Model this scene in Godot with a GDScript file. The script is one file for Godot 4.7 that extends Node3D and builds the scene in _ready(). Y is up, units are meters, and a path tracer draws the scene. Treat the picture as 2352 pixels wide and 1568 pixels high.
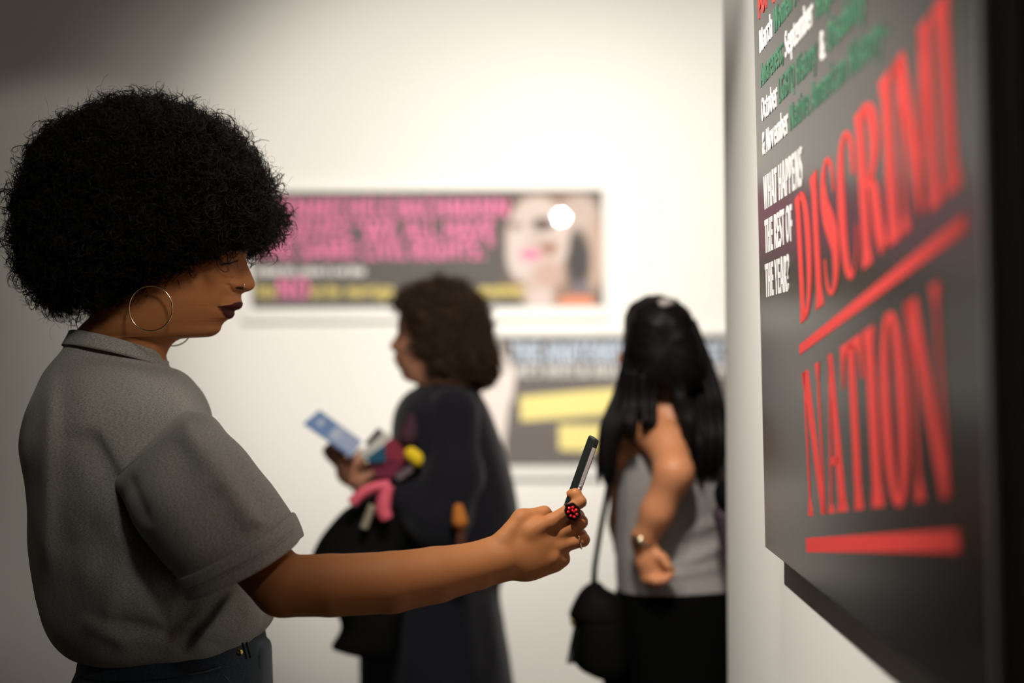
extends Node3D
# Gallery with framed text posters, a woman photographing with her phone, two visitors behind.

const F := 3266.6667          # focal length in pixels (50 mm on 36x24, image 2352x1568)
const EYE := Vector3(0, 1.42, 0)
var cam_basis: Basis
var push := 0.0                 # metres added to every depth while one figure is built
var rng := RandomNumberGenerator.new()

# ------------------------------------------------------------------ mesh builder
class MB:
	var v := PackedVector3Array()
	var c := PackedColorArray()
	var uv := PackedVector2Array()
	var idx := PackedInt32Array()
	func _fix(i0: int) -> void:   # turn the faces added since i0 outward (clockwise front)
		var s := 0.0
		var o := v[idx[i0]] if i0 < idx.size() else Vector3.ZERO
		for i in range(i0, idx.size(), 3):
			s += (v[idx[i]] - o).dot((v[idx[i + 1]] - o).cross(v[idx[i + 2]] - o))
		if s > 0.0:
			for i in range(i0, idx.size(), 3):
				var t := idx[i + 1]
				idx[i + 1] = idx[i + 2]
				idx[i + 2] = t
	func loft(rings: Array, cap0 := true, cap1 := true, col := Color.WHITE, cols: Array = []) -> void:
		var i0 := idx.size()
		var base := v.size()
		var n: int = rings[0].size()
		var m := rings.size()
		for i in m:
			var r: PackedVector3Array = rings[i]
			v.append_array(r)
			for j in n:
				c.append(cols[i][j] if cols.size() else col)
				uv.append(Vector2(float(j) / n, float(i) / m))
		for i in m - 1:
			for j in n:
				var a := base + i * n + j
				var b := base + i * n + (j + 1) % n
				idx.append_array([a, b, b + n, a, b + n, a + n])
		for e in 2:
			if (e == 0 and cap0) or (e == 1 and cap1):
				var r: PackedVector3Array = rings[0] if e == 0 else rings[m - 1]
				var ctr := Vector3.ZERO
				for p in r:
					ctr += p
				var k := v.size()
				v.append(ctr / n)
				c.append(cols[0 if e == 0 else m - 1][0] if cols.size() else col)
				uv.append(Vector2(0.5, e))
				var q := base + (0 if e == 0 else (m - 1) * n)
				for j in n:
					if e == 0:
						idx.append_array([k, q + (j + 1) % n, q + j])
					else:
						idx.append_array([k, q + j, q + (j + 1) % n])
		_fix(i0)
	func tube(pts: PackedVector3Array, rad, sides := 8, closed := false, col := Color.WHITE) -> void:
		var rings := []
		var n := pts.size()
		var side := Vector3.ZERO
		for i in n:
			var t: Vector3
			if closed:
				t = pts[(i + 1) % n] - pts[(i + n - 1) % n]
			else:
				t = pts[mini(i + 1, n - 1)] - pts[maxi(i - 1, 0)]
			t = t.normalized()
			if side == Vector3.ZERO:
				side = t.cross(Vector3(0.3, 0.2, 0.93) if absf(t.z) < 0.8 else Vector3(1, 0.1, 0)).normalized()
			side = (side - t * side.dot(t)).normalized()
			var up := t.cross(side)
			var r: float = rad if rad is float else rad[i]
			var ring := PackedVector3Array()
			for j in sides:
				var a := TAU * j / sides
				ring.append(pts[i] + (side * cos(a) + up * sin(a)) * r)
			rings.append(ring)
		if closed:
			rings.append(rings[0])
		loft(rings, not closed, not closed, col)
	func tri(a: Vector3, b: Vector3, d: Vector3, col := Color.WHITE) -> void:
		var k := v.size()
		v.append_array([a, b, d])
		c.append_array([col, col, col])
		uv.append_array([Vector2(0, 0), Vector2(1, 0), Vector2(0, 1)])
		idx.append_array([k, k + 1, k + 2])
	func box(o: Vector3, ex: Vector3, ey: Vector3, ez: Vector3, b := 0.0, col := Color.WHITE) -> void:
		# box centred at o with half axes ex ey ez, edges chamfered by b metres, flat shaded
		var i0 := idx.size()
		var lx := ex.length(); var ly := ey.length(); var lz := ez.length()
		var X := ex / lx; var Y := ey / ly; var Z := ez / lz
		var levels := [[lx - b, ly - b, -lz], [lx, ly, -lz + b], [lx, ly, lz - b], [lx - b, ly - b, lz]] if b > 0.0 else [[lx, ly, -lz], [lx, ly, lz]]
		var rs := []
		for l in levels:
			var w: float = l[0]; var h: float = l[1]
			var q := PackedVector3Array()
			for s in [[-1, -1], [1, -1], [1, 1], [-1, 1]]:
				if b > 0.0:
					var p1 := Vector2(s[0] * (w - b), s[1] * h)
					var p2 := Vector2(s[0] * w, s[1] * (h - b))
					if s[0] * s[1] > 0:
						var t := p1; p1 = p2; p2 = t
					q.append(o + X * p1.x + Y * p1.y + Z * l[2])
					q.append(o + X * p2.x + Y * p2.y + Z * l[2])
				else:
					q.append(o + X * s[0] * w + Y * s[1] * h + Z * l[2])
			rs.append(q)
		var n: int = rs[0].size()
		for i in rs.size() - 1:
			for j in n:
				var a: Vector3 = rs[i][j]; var bb: Vector3 = rs[i][(j + 1) % n]
				var cc: Vector3 = rs[i + 1][(j + 1) % n]; var d: Vector3 = rs[i + 1][j]
				tri(a, bb, cc, col)
				tri(a, cc, d, col)
		for j in range(1, n - 1):
			tri(rs[0][0], rs[0][j + 1], rs[0][j], col)
			var e := rs.size() - 1
			tri(rs[e][0], rs[e][j], rs[e][j + 1], col)
		_fix(i0)
	func poly(pts: PackedVector2Array, xf: Transform3D, depth: float, col := Color.WHITE) -> void:
		# polygon in xf's xy plane, thick along its z
		var t := Geometry2D.triangulate_polygon(pts)
		var i0 := idx.size()
		for i in range(0, t.size(), 3):
			var a := pts[t[i]]; var b := pts[t[i + 1]]; var d := pts[t[i + 2]]
			if (b - a).cross(d - a) < 0.0:
				var s := b; b = d; d = s
			tri(xf * Vector3(a.x, a.y, depth), xf * Vector3(b.x, b.y, depth), xf * Vector3(d.x, d.y, depth), col)
			tri(xf * Vector3(a.x, a.y, 0), xf * Vector3(d.x, d.y, 0), xf * Vector3(b.x, b.y, 0), col)
		var area := 0.0
		var n := pts.size()
		for i in n:
			area += pts[i].cross(pts[(i + 1) % n])
		for i in n:
			var a := pts[i]; var b := pts[(i + 1) % n]
			if area < 0.0:
				var s := a; a = b; b = s
			tri(xf * Vector3(a.x, a.y, 0), xf * Vector3(b.x, b.y, 0), xf * Vector3(b.x, b.y, depth), col)
			tri(xf * Vector3(a.x, a.y, 0), xf * Vector3(b.x, b.y, depth), xf * Vector3(a.x, a.y, depth), col)
		_fix(i0)
	func mesh(origin := Vector3.ZERO) -> ArrayMesh:
		var n := PackedVector3Array()
		n.resize(v.size())
		for i in range(0, idx.size(), 3):
			var a := idx[i]; var b := idx[i + 1]; var d := idx[i + 2]
			var f := (v[d] - v[a]).cross(v[b] - v[a])
			n[a] += f; n[b] += f; n[d] += f
		for i in n.size():
			n[i] = n[i].normalized() if n[i].length_squared() > 0.0 else Vector3.UP
		var w := v
		if origin != Vector3.ZERO:
			w = v.duplicate()
			for i in w.size():
				w[i] -= origin
		var arr := []
		arr.resize(Mesh.ARRAY_MAX)
		arr[Mesh.ARRAY_VERTEX] = w
		arr[Mesh.ARRAY_NORMAL] = n
		arr[Mesh.ARRAY_COLOR] = c
		arr[Mesh.ARRAY_TEX_UV] = uv
		arr[Mesh.ARRAY_INDEX] = idx
		var m := ArrayMesh.new()
		m.add_surface_from_arrays(Mesh.PRIMITIVE_TRIANGLES, arr)
		return m

# ------------------------------------------------------------------ scene helpers
func pt(px: float, py: float, d: float) -> Vector3:   # the place at depth d along the line of sight of a pixel
	var r := cam_basis * Vector3((px - 1176.0) / F, -(py - 784.0) / F, -1.0)
	return EYE + r * ((d + push) / -r.z)

func px_of(p: Vector3) -> Vector2:
	var q := cam_basis.inverse() * (p - EYE)
	return Vector2(1176.0 + F * q.x / -q.z, 784.0 - F * q.y / -q.z)

func lin(r: float, g: float, b: float) -> Color:
	return Color(r, g, b).linear_to_srgb()

func mat(col: Color, rough := 0.6, spec := 0.5) -> StandardMaterial3D:
	var m := StandardMaterial3D.new()
	m.albedo_color = col
	m.roughness = rough
	m.metallic_specular = spec
	return m

func metal(col: Color, rough := 0.25) -> StandardMaterial3D:
	var m := mat(col, rough)
	m.metallic = 1.0
	return m

func vmat(rough := 0.55, spec := 0.5) -> StandardMaterial3D:
	var m := mat(Color.WHITE, rough, spec)
	m.vertex_color_use_as_albedo = true
	return m

func thing(called: String, label: String, category: String, at: Vector3, group := "") -> Node3D:
	var o := Node3D.new()
	o.name = called
	o.position = at
	add_child(o, true)
	tag(o, label, category, group)
	return o

func tag(o: Node, label: String, category := "", group := "") -> void:
	o.set_meta("label", label)
	if category:
		o.set_meta("category", category)
	if group:
		o.set_meta("group", group)

func part(called: String, mb: MB, m: Material, parent: Node3D, root: Node3D = null) -> MeshInstance3D:
	# mb is in world axes; root is the thing whose place is taken off
	var o := MeshInstance3D.new()
	o.name = called
	o.mesh = mb.mesh(root.position if root else Vector3.ZERO)
	o.material_override = m
	parent.add_child(o, true)
	return o

func struct(called: String, o: Vector3, half: Vector3, m: Material) -> MeshInstance3D:
	var mb := MB.new()
	mb.box(Vector3.ZERO, Vector3(half.x, 0, 0), Vector3(0, half.y, 0), Vector3(0, 0, half.z))
	var i := part(called, mb, m, self)
	i.position = o
	i.set_meta("kind", "structure")
	return i

func rows_smooth(rows: Array, k: int) -> Array:   # Catmull-Rom through rows of numbers
	var out := []
	for i in rows.size() - 1:
		var p0: Array = rows[maxi(i - 1, 0)]; var p1: Array = rows[i]
		var p2: Array = rows[i + 1]; var p3: Array = rows[mini(i + 2, rows.size() - 1)]
		for s in k:
			var t := float(s) / k
			var r := []
			for j in p1.size():
				r.append(0.5 * (2.0 * p1[j] + (p2[j] - p0[j]) * t + (2.0 * p0[j] - 5.0 * p1[j] + 4.0 * p2[j] - p3[j]) * t * t + (3.0 * p1[j] - p0[j] - 3.0 * p2[j] + p3[j]) * t * t * t))
			out.append(r)
	out.append(rows[rows.size() - 1])
	return out

func curve_pts(pts: Array, k: int) -> PackedVector3Array:
	var rows := []
	for p in pts:
		rows.append([p.x, p.y, p.z])
	var out := PackedVector3Array()
	for r in rows_smooth(rows, k):
		out.append(Vector3(r[0], r[1], r[2]))
	return out

func sp(x: float, p: float) -> float:
	return signf(x) * pow(absf(x), p)

# rings from rows [ax, ay, bx, by, half thickness, depth, exponent, bulge]; a is the picture-right/front end, b the other end
func rings_of(rows: Array, n: int) -> Array:
	var out := []
	for r in rows:
		var A := pt(r[0], r[1], r[5]); var B := pt(r[2], r[3], r[5])
		var ctr := (A + B) * 0.5
		var e := (A - B) * 0.5
		var nrm := Vector3(e.y, -e.x, 0).normalized()
		var ring := PackedVector3Array()
		for j in n:
			var t := TAU * j / n
			ring.append(ctr + e * sp(cos(t), r[6]) + Vector3(0, 0, r[4] * sp(sin(t), r[6])) + nrm * r[7] * maxf(sin(t), 0.0))
		out.append(ring)
	return out

# folds: [x0, y0, x1, y1, width above/left side, width other side, height]
func fold_rings(rings: Array, folds: Array) -> void:
	for i in rings.size():
		var r: PackedVector3Array = rings[i]
		var n := r.size()
		for j in n:
			var q := px_of(r[j])
			var front := sin(TAU * j / n)
			if front < -0.1:
				continue
			var h := 0.0
			for f in folds:
				var a := Vector2(f[0], f[1]); var d := Vector2(f[2], f[3]) - a
				var L := d.length()
				d /= L
				var u := (q - a).dot(d)
				var s := (q - a).cross(d)
				var w: float = f[4] if s > 0.0 else f[5]
				var e := exp(-(s / w) * (s / w)) * smoothstep(-0.12 * L, 0.18 * L, u) * (1.0 - smoothstep(0.82 * L, 1.12 * L, u))
				h += f[6] * e
			r[j] = r[j] + Vector3(0, 0, h * clampf(front * 2.5, 0.0, 1.0))
		rings[i] = r

func crumple(rings: Array, seed_: int, amp: float) -> void:   # the slight unevenness of worn cloth
	var nz := FastNoiseLite.new()
	nz.seed = seed_
	nz.frequency = 9.0
	nz.fractal_octaves = 2
	for i in rings.size():
		var r: PackedVector3Array = rings[i]
		var ctr := Vector3.ZERO
		for p in r:
			ctr += p
		ctr /= r.size()
		for j in r.size():
			r[j] = r[j] + (r[j] - ctr).normalized() * amp * nz.get_noise_3d(r[j].x, r[j].y * 0.6, r[j].z)
		rings[i] = r

# ------------------------------------------------------------------ smooth bodies: surface nets over tapered capsules
# prims: [a, b, ra, rb, blend, depth squash]
func nets(mb: MB, prims: Array, cell: float, col: Color) -> void:
	var lo := Vector3.INF
	var hi := -Vector3.INF
	var smax := 1.0
	var kmax := 0.0
	for p in prims:
		var r := maxf(p[2], p[3]) + cell * 3.0
		lo = lo.min(p[0] - Vector3.ONE * r).min(p[1] - Vector3.ONE * r)
		hi = hi.max(p[0] + Vector3.ONE * r).max(p[1] + Vector3.ONE * r)
		smax = maxf(smax, p[5])
		kmax = maxf(kmax, p[4])
	const B := 6
	var bx := int(ceil((hi.x - lo.x) / cell / B)); var by := int(ceil((hi.y - lo.y) / cell / B)); var bz := int(ceil((hi.z - lo.z) / cell / B))
	var nx := bx * B + 1; var ny := by * B + 1; var nz := bz * B + 1
	var g := PackedFloat32Array()
	g.resize(nx * ny * nz)
	var vi := PackedInt32Array()
	vi.resize(nx * ny * nz)
	vi.fill(-1)
	var np := prims.size()
	var half := cell * B * 0.5 * 1.7321
	var reach := half * smax + cell * 3.0 + kmax * 0.25
	var active := []
	for iz in bz:
		for iy in by:
			for ix in bx:
				var ctr := lo + Vector3(ix + 0.5, iy + 0.5, iz + 0.5) * cell * B
				var best := 1e9
				var ds := PackedFloat32Array()
				for p in prims:
					var a: Vector3 = p[0]; var ba: Vector3 = p[1] - a
					var q := ctr - a
					var h := clampf(q.dot(ba) / maxf(ba.length_squared(), 1e-9), 0.0, 1.0)
					var w := q - ba * h
					w.z *= p[5]
					var d: float = w.length() - lerpf(p[2], p[3], h)
					ds.append(d)
					best = minf(best, d)
				var on := absf(best) < reach
				var near := []
				if on:
					for i in np:
						if ds[i] < best + half * 2.0 * smax + kmax:
							near.append(prims[i])
					active.append(Vector3i(ix, iy, iz))
				var ex := B + (1 if ix == bx - 1 else 0); var ey := B + (1 if iy == by - 1 else 0); var ez := B + (1 if iz == bz - 1 else 0)
				for kz in ez:
					for ky in ey:
						var row := ((iz * B + kz) * ny + iy * B + ky) * nx + ix * B
						for kx in ex:
							if not on:
								g[row + kx] = signf(best)
								continue
							var pp := lo + Vector3(ix * B + kx, iy * B + ky, iz * B + kz) * cell
							var s := 1e9
							for p in near:
								var a: Vector3 = p[0]; var ba: Vector3 = p[1] - a
								var q := pp - a
								var h := clampf(q.dot(ba) / maxf(ba.length_squared(), 1e-9), 0.0, 1.0)
								var w := q - ba * h
								w.z *= p[5]
								var d: float = w.length() - lerpf(p[2], p[3], h)
								var k: float = p[4]
								var hh := maxf(k - absf(s - d), 0.0)
								s = minf(s, d) - hh * hh / (4.0 * k)
							g[row + kx] = s
	var i0 := mb.idx.size()
	var off := [0, 1, nx, nx + 1, nx * ny, nx * ny + 1, nx * ny + nx, nx * ny + nx + 1]
	var edges := [[0, 1], [2, 3], [4, 5], [6, 7], [0, 2], [1, 3], [4, 6], [5, 7], [0, 4], [1, 5], [2, 6], [3, 7]]
	for blk in active:
		for kz in B:
			for ky in B:
				for kx in B:
					var x: int = blk.x * B + kx; var y: int = blk.y * B + ky; var z: int = blk.z * B + kz
					if x >= nx - 1 or y >= ny - 1 or z >= nz - 1:
						continue
					var b := (z * ny + y) * nx + x
					var neg := 0
					for o in off:
						if g[b + o] < 0.0:
							neg += 1
					if neg == 0 or neg == 8:
						continue
					var sum := Vector3.ZERO
					var cnt := 0
					for e in edges:
						var a: float = g[b + off[e[0]]]; var c: float = g[b + off[e[1]]]
						if (a < 0.0) != (c < 0.0):
							var t := a / (a - c)
							var p0 := Vector3(e[0] & 1, (e[0] >> 1) & 1, e[0] >> 2); var p1 := Vector3(e[1] & 1, (e[1] >> 1) & 1, e[1] >> 2)
							sum += p0.lerp(p1, t)
							cnt += 1
					vi[b] = mb.v.size()
					mb.v.append(lo + (Vector3(x, y, z) + sum / cnt) * cell)
					mb.c.append(col)
					mb.uv.append(Vector2.ZERO)
	var ax := [1, nx, nx * ny]
	for blk in active:
		for kz in B:
			for ky in B:
				for kx in B:
					var x: int = blk.x * B + kx; var y: int = blk.y * B + ky; var z: int = blk.z * B + kz
					if x == 0 or y == 0 or z == 0 or x >= nx - 1 or y >= ny - 1 or z >= nz - 1:
						continue
					var b := (z * ny + y) * nx + x
					for k in 3:
						var inside := g[b] < 0.0
						if inside == (g[b + ax[k]] < 0.0):
							continue
						var u: int = ax[(k + 1) % 3]; var w: int = ax[(k + 2) % 3]
						var q0 := vi[b]; var q1 := vi[b - u]; var q2 := vi[b - u - w]; var q3 := vi[b - w]
						if q0 < 0 or q1 < 0 or q2 < 0 or q3 < 0:
							continue
						if inside:
							mb.idx.append_array([q0, q2, q1, q0, q3, q2])
						else:
							mb.idx.append_array([q0, q1, q2, q0, q2, q3])
	mb._fix(i0)

# capsule between two pixels with depths, radii in pixels
func cap(x0: float, y0: float, d0: float, r0: float, x1: float, y1: float, d1: float, r1: float, k := 0.012, squash := 1.0) -> Array:
	return [pt(x0, y0, d0), pt(x1, y1, d1), r0 * (d0 + push) / F, r1 * (d1 + push) / F, k, squash]

# ------------------------------------------------------------------ heads
# profile rows: y, front, front without nose and lips, back, half width (m). Axes: x to the front, y down, both in 1/1594 m; the nose tip is about (587, 654)
const HEAD := [
	[328, 400, 400, 360, 0.012], [340, 440, 440, 305, 0.036], [370, 490, 490, 255, 0.056], [410, 528, 528, 225, 0.069], [450, 552, 552, 210, 0.076], [500, 569, 569, 202, 0.078],
	[540, 575, 572, 202, 0.077], [572, 572.5, 567, 204, 0.076], [585, 567.5, 562, 205, 0.075], [594, 565.8, 559, 206, 0.074], [608, 569, 556, 207, 0.073], [625, 576, 555, 208, 0.072], [643, 583.4, 554, 208, 0.071], [650, 586, 553.5, 208, 0.0703],
	[655, 586.8, 553, 208, 0.07], [660, 585.4, 552.5, 208, 0.0695], [664, 582.6, 552, 208, 0.069], [669, 574.6, 551.5, 208, 0.0685], [673, 561, 551, 208, 0.068], [677, 555, 550.5, 208, 0.0675],
	[686, 554, 549, 208, 0.067], [692, 555.8, 547, 208, 0.0665], [697, 558, 546, 208, 0.066], [702, 557.8, 545, 208, 0.0655], [707, 555.4, 543, 208, 0.065], [711.5, 550, 541, 208, 0.0645], [713.5, 541, 538, 208, 0.064],
	[716.5, 538, 535, 208, 0.0635], [722, 538.6, 532, 208, 0.063], [728, 536, 529, 208, 0.062], [732, 532.5, 526, 208, 0.0615], [735, 523, 519.5, 198, 0.061], [741, 514, 514, 192, 0.06], [749, 508.6, 508.6, 184, 0.058], [758, 506, 506, 175, 0.0555],
	[764, 502, 502, 170, 0.0535], [769, 496, 496, 166, 0.0515], [772.5, 489, 489, 164, 0.05], [775, 478, 478, 163, 0.0485], [776, 464, 464, 162, 0.0475], [776.5, 433, 433, 162, 0.0465], [779, 413, 413, 161, 0.0455], [784, 402, 402, 160, 0.045], [792, 392.5, 392.5, 160, 0.045],
	[802, 386, 386, 160, 0.046], [815, 380, 380, 160, 0.05], [840, 376, 376, 150, 0.056], [880, 370, 370, 150, 0.06]]

func table(y: float, k: int) -> float:
	for i in HEAD.size() - 1:
		if y <= HEAD[i + 1][0]:
			return lerpf(HEAD[i][k], HEAD[i + 1][k], clampf((y - HEAD[i][0]) / (HEAD[i + 1][0] - HEAD[i][0]), 0.0, 1.0))
	return HEAD[HEAD.size() - 1][k]

func seg_dist(p: Vector2, a: Vector2, b: Vector2) -> float:
	var d := b - a
	return p.distance_to(a + d * clampf((p - a).dot(d) / d.length_squared(), 0.0, 1.0))

func head(mb: MB, xf: Transform3D, skin: Color, lip: Color, lash: Color, step: float, n: int, y_end := 880.0, crown := 1.0) -> void:
	var ys := []
	var y := 328.0
	while y < y_end:
		ys.append(y)
		y += step * (3.0 if y < 560.0 or y > 795.0 else (0.5 if y > 660.0 and y < 680.0 or y > 770.0 and y < 780.0 else 1.0))
	var rings := []
	var cols := []
	var up_lip := PackedVector2Array([Vector2(510, 707), Vector2(524, 705.5), Vector2(538, 702.5), Vector2(548, 696.5), Vector2(562, 693.5), Vector2(562, 706), Vector2(552, 714.5), Vector2(530, 714.5)])
	var lo_lip := PackedVector2Array([Vector2(511, 708), Vector2(530, 712.5), Vector2(545, 713.5), Vector2(545, 728), Vector2(536, 735), Vector2(528, 734.5), Vector2(522, 727), Vector2(518, 717)])
	for yy in ys:
		var fr := table(yy, 1); var fb := 0.0; var bk := 0.0; var W := 0.0
		var win: float = 16.0 * (1.0 - smoothstep(738.0, 768.0, yy))
		for o in [-1.0, -0.5, 0.0, 0.5, 1.0]:
			fb += table(yy + o * win, 2) * 0.2
			bk += table(yy + o * 8.0, 3) * 0.2
			W += table(yy + o * 8.0, 4) * 0.2
		if crown < 1.0:
			bk = maxf(bk, 205.0)      # hair hides the nape; the neck is part of the trunk
		if win < 0.1:
			fb = fr
		var cx := (fb + bk) * 0.5; var a := (fb - bk) * 0.5
		var wn := 0.0095 + 0.007 * smoothstep(600.0, 655.0, yy) - 0.004 * smoothstep(664.0, 680.0, yy) + 0.010 * smoothstep(680.0, 692.0, yy) + 0.012 * smoothstep(730.0, 752.0, yy)
		var ring := PackedVector3Array()
		var cr := PackedColorArray()
		for j in n:
			var u := float(j) / n      # more points on the face side
			var t := TAU * u - 0.55 * sin(TAU * u)
			t = TAU * u - 0.45 * sin(TAU * u)
			var x := cx + a * cos(t)
			var z := W * sp(sin(t), lerpf(0.94, 1.0, smoothstep(600.0, 740.0, yy)))
			if cos(t) > 0.0:
				x += (fr - fb) * exp(-(z / wn) * (z / wn))
			var p := Vector2(x, yy)
			var az := absf(z)
			var sg := signf(z)
			if cos(t) > 0.2:
				# nose wing and the groove behind it
				z += sg * 0.0048 * exp(-p.distance_squared_to(Vector2(550, 657)) / 85.0) * smoothstep(0.004, 0.012, az)
				z -= sg * 0.0030 * exp(-pow(seg_dist(p, Vector2(541, 642), Vector2(535, 658)), 2.0) / 9.0)
				z -= sg * 0.0030 * exp(-pow(seg_dist(p, Vector2(535, 658), Vector2(543, 674)), 2.0) / 9.0)
				# eye socket, closed lid, cheekbone, philtrum side, mouth corner
				z -= sg * 0.0065 * exp(-p.distance_squared_to(Vector2(545, 598)) / 190.0) * smoothstep(0.006, 0.02, az)
				z += sg * 0.0040 * exp(-p.distance_squared_to(Vector2(536, 603)) / 80.0)
				z += sg * 0.0030 * exp(-p.distance_squared_to(Vector2(512, 632)) / 700.0)
				z -= sg * 0.0022 * exp(-p.distance_squared_to(Vector2(509, 709)) / 60.0)
				z -= sg * 0.0016 * exp(-pow(seg_dist(p, Vector2(512, 708), Vector2(538, 713)), 2.0) / 5.0)
				z += sg * 0.0022 * exp(-p.distance_squared_to(Vector2(530, 724)) / 60.0)
				z += sg * 0.0018 * exp(-pow(seg_dist(p, Vector2(524, 706), Vector2(546, 702)), 2.0) / 12.0)
				z -= sg * 0.0020 * exp(-pow(seg_dist(p, Vector2(532, 680), Vector2(515, 702)), 2.0) / 40.0)
			var sx := x if x > cx or yy > 690.0 else cx + (x - cx) * crown
			var sy: float = yy if yy > 572.0 else 572.0 - (572.0 - yy) * crown
			ring.append(xf * Vector3((sx - 430.0) / 1594.0, -(sy - 560.0) / 1594.0, z * (1.0 if yy > 640.0 else lerpf(1.0, crown, 0.6))))
			var col := skin
			if cos(t) > 0.15 and az < 0.05:
				if Geometry2D.is_point_in_polygon(p, up_lip) or Geometry2D.is_point_in_polygon(p, lo_lip):
					col = lip
				if seg_dist(p, Vector2(527, 612), Vector2(538, 610)) < 2.2 or seg_dist(p, Vector2(538, 610), Vector2(552, 602)) < 1.9:
					col = lash
				if pow((x - 559.0) / 10.0, 2.0) + pow((yy - 664.5) / 3.6, 2.0) < 1.0 and az > 0.003:
					col = skin * 0.08
				if pow((x - 545.0) / 22.0, 2.0) + pow((yy - 578.0 - (545.0 - x) * 0.12) / 3.2, 2.0) < 1.0 and az > 0.012:
					col = lash
			cr.append(col)
		rings.append(ring)
		cols.append(cr)
	mb.loft(rings, true, true, skin, cols)

# ------------------------------------------------------------------ hair
var tufts: Array[ArrayMesh] = []
var frizz: Array[ArrayMesh] = []

func make_tufts() -> void:
	for k in 8:
		var mb := MB.new()
		for s in 4:
			var base := Vector3(rng.randf_range(-0.009, 0.009), rng.randf_range(-0.006, 0.002), rng.randf_range(-0.009, 0.009))
			var R := rng.randf_range(0.003, 0.0058) if s < 3 else rng.randf_range(0.006, 0.0095)
			var L := rng.randf_range(0.016, 0.032)
			var turns := rng.randf_range(1.3, 2.8)
			var ph := rng.randf() * TAU
			var lean := Vector3(rng.randf_range(-0.7, 0.7), 0, rng.randf_range(-0.7, 0.7))
			var hand := 1.0 if rng.randf() < 0.5 else -1.0
			for w in 3:
				var pts := PackedVector3Array()
				var rad := PackedFloat32Array()
				var N := 30
				var off := Vector3(rng.randf_range(-1, 1), rng.randf_range(-1, 1), rng.randf_range(-1, 1)) * 0.0009
				var dr := rng.randf_range(0.85, 1.15)
				var cut := rng.randf_range(0.75, 1.0)
				for i in N:
					var t := cut * float(i) / (N - 1)
					var a := ph + hand * TAU * turns * t
					pts.append(base + off + Vector3(0, L * t, 0) + lean * L * t * t + Vector3(cos(a), 0.45 * sin(a + 0.8), sin(a)) * R * dr * (0.35 + 0.75 * t))
					rad.append(lerpf(0.00042, 0.00022, t))
				mb.tube(pts, rad, 3)
		tufts.append(mb.mesh())
	for k in 6:
		var mb := MB.new()
		for s in 5:
			var base := Vector3(rng.randf_range(-0.015, 0.015), -0.006, rng.randf_range(-0.015, 0.015))
			var L := rng.randf_range(0.014, 0.036)
			var R := rng.randf_range(0.003, 0.009)
			var ph := rng.randf() * TAU
			var turns := rng.randf_range(1.0, 3.4)
			var lean := Vector3(rng.randf_range(-0.9, 0.9), 0, rng.randf_range(-0.9, 0.9))
			var pts := PackedVector3Array()
			var N := 34
			for i in N:
				var t := float(i) / (N - 1)
				var a := ph + TAU * turns * t
				pts.append(base + Vector3(0, L * t * (1.0 - 0.35 * t), 0) + lean * L * t * t + Vector3(cos(a), 0.5 * sin(a), sin(a)) * R * t)
			mb.tube(pts, 0.00012, 3)
		frizz.append(mb.mesh())

func scatter(called: String, kinds: Array[ArrayMesh], places: Array, m: Material, parent: Node3D) -> void:
	for k in kinds.size():
		var mine := []
		for i in range(k, places.size(), kinds.size()):
			mine.append(places[i])
		var mm := MultiMesh.new()
		mm.transform_format = MultiMesh.TRANSFORM_3D
		mm.instance_count = mine.size()
		mm.mesh = kinds[k]
		for i in mine.size():
			mm.set_instance_transform(i, mine[i])
		var o := MultiMeshInstance3D.new()
		o.name = called
		o.multimesh = mm
		o.material_override = m
		o.set_meta("kind", "stuff")
		parent.add_child(o, true)

func along(dir: Vector3, at: Vector3, s: float) -> Transform3D:
	var y := dir.normalized()
	var x := y.cross(Vector3(rng.randf_range(-1, 1), rng.randf_range(-1, 1), rng.randf_range(-1, 1)).normalized()).normalized()
	if x.length_squared() < 0.1:
		x = y.cross(Vector3(1, 0, 0.01)).normalized()
	return Transform3D(Basis(x, y, x.cross(y)) * s, at)

# a pillow of hair: contour in pixels round a centre at depth d, half thickness T; returns places on its skin
func hair_mass(mb: MB, contour: Array, ctr: Vector2, d: float, T: float, core: float, bumps: float) -> void:
	var n := 96
	var rings := []
	var noise := FastNoiseLite.new()
	noise.seed = 5
	noise.frequency = 22.0
	for i in 41:
		var a := PI * (float(i) / 40.0) - PI * 0.5
		var rho := cos(a)
		rho = maxf(pow(rho, 0.6), 0.001)
		var ring := PackedVector3Array()
		for j in n:
			var e := contour_at(contour, ctr, TAU * j / n)
			var p := pt(ctr.x, ctr.y, d)
			var q := pt(e.x, e.y, d)
			var w := p + (q - p) * core * rho + Vector3(0, 0, T * core * sin(a))
			w += (w - p).normalized() * bumps * noise.get_noise_3dv(w)
			ring.append(w)
		rings.append(ring)
	mb.loft(rings)

func contour_at(contour: Array, ctr: Vector2, ang: float) -> Vector2:
	var dir := Vector2(cos(ang), sin(ang)) * 2000.0
	var best := ctr + dir * 0.05
	var far := -1.0
	for i in contour.size():
		var hit = Geometry2D.segment_intersects_segment(ctr, ctr + dir, contour[i], contour[(i + 1) % contour.size()])
		if hit != null and ctr.distance_to(hit) > far:
			far = ctr.distance_to(hit)
			best = hit
	return best

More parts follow.
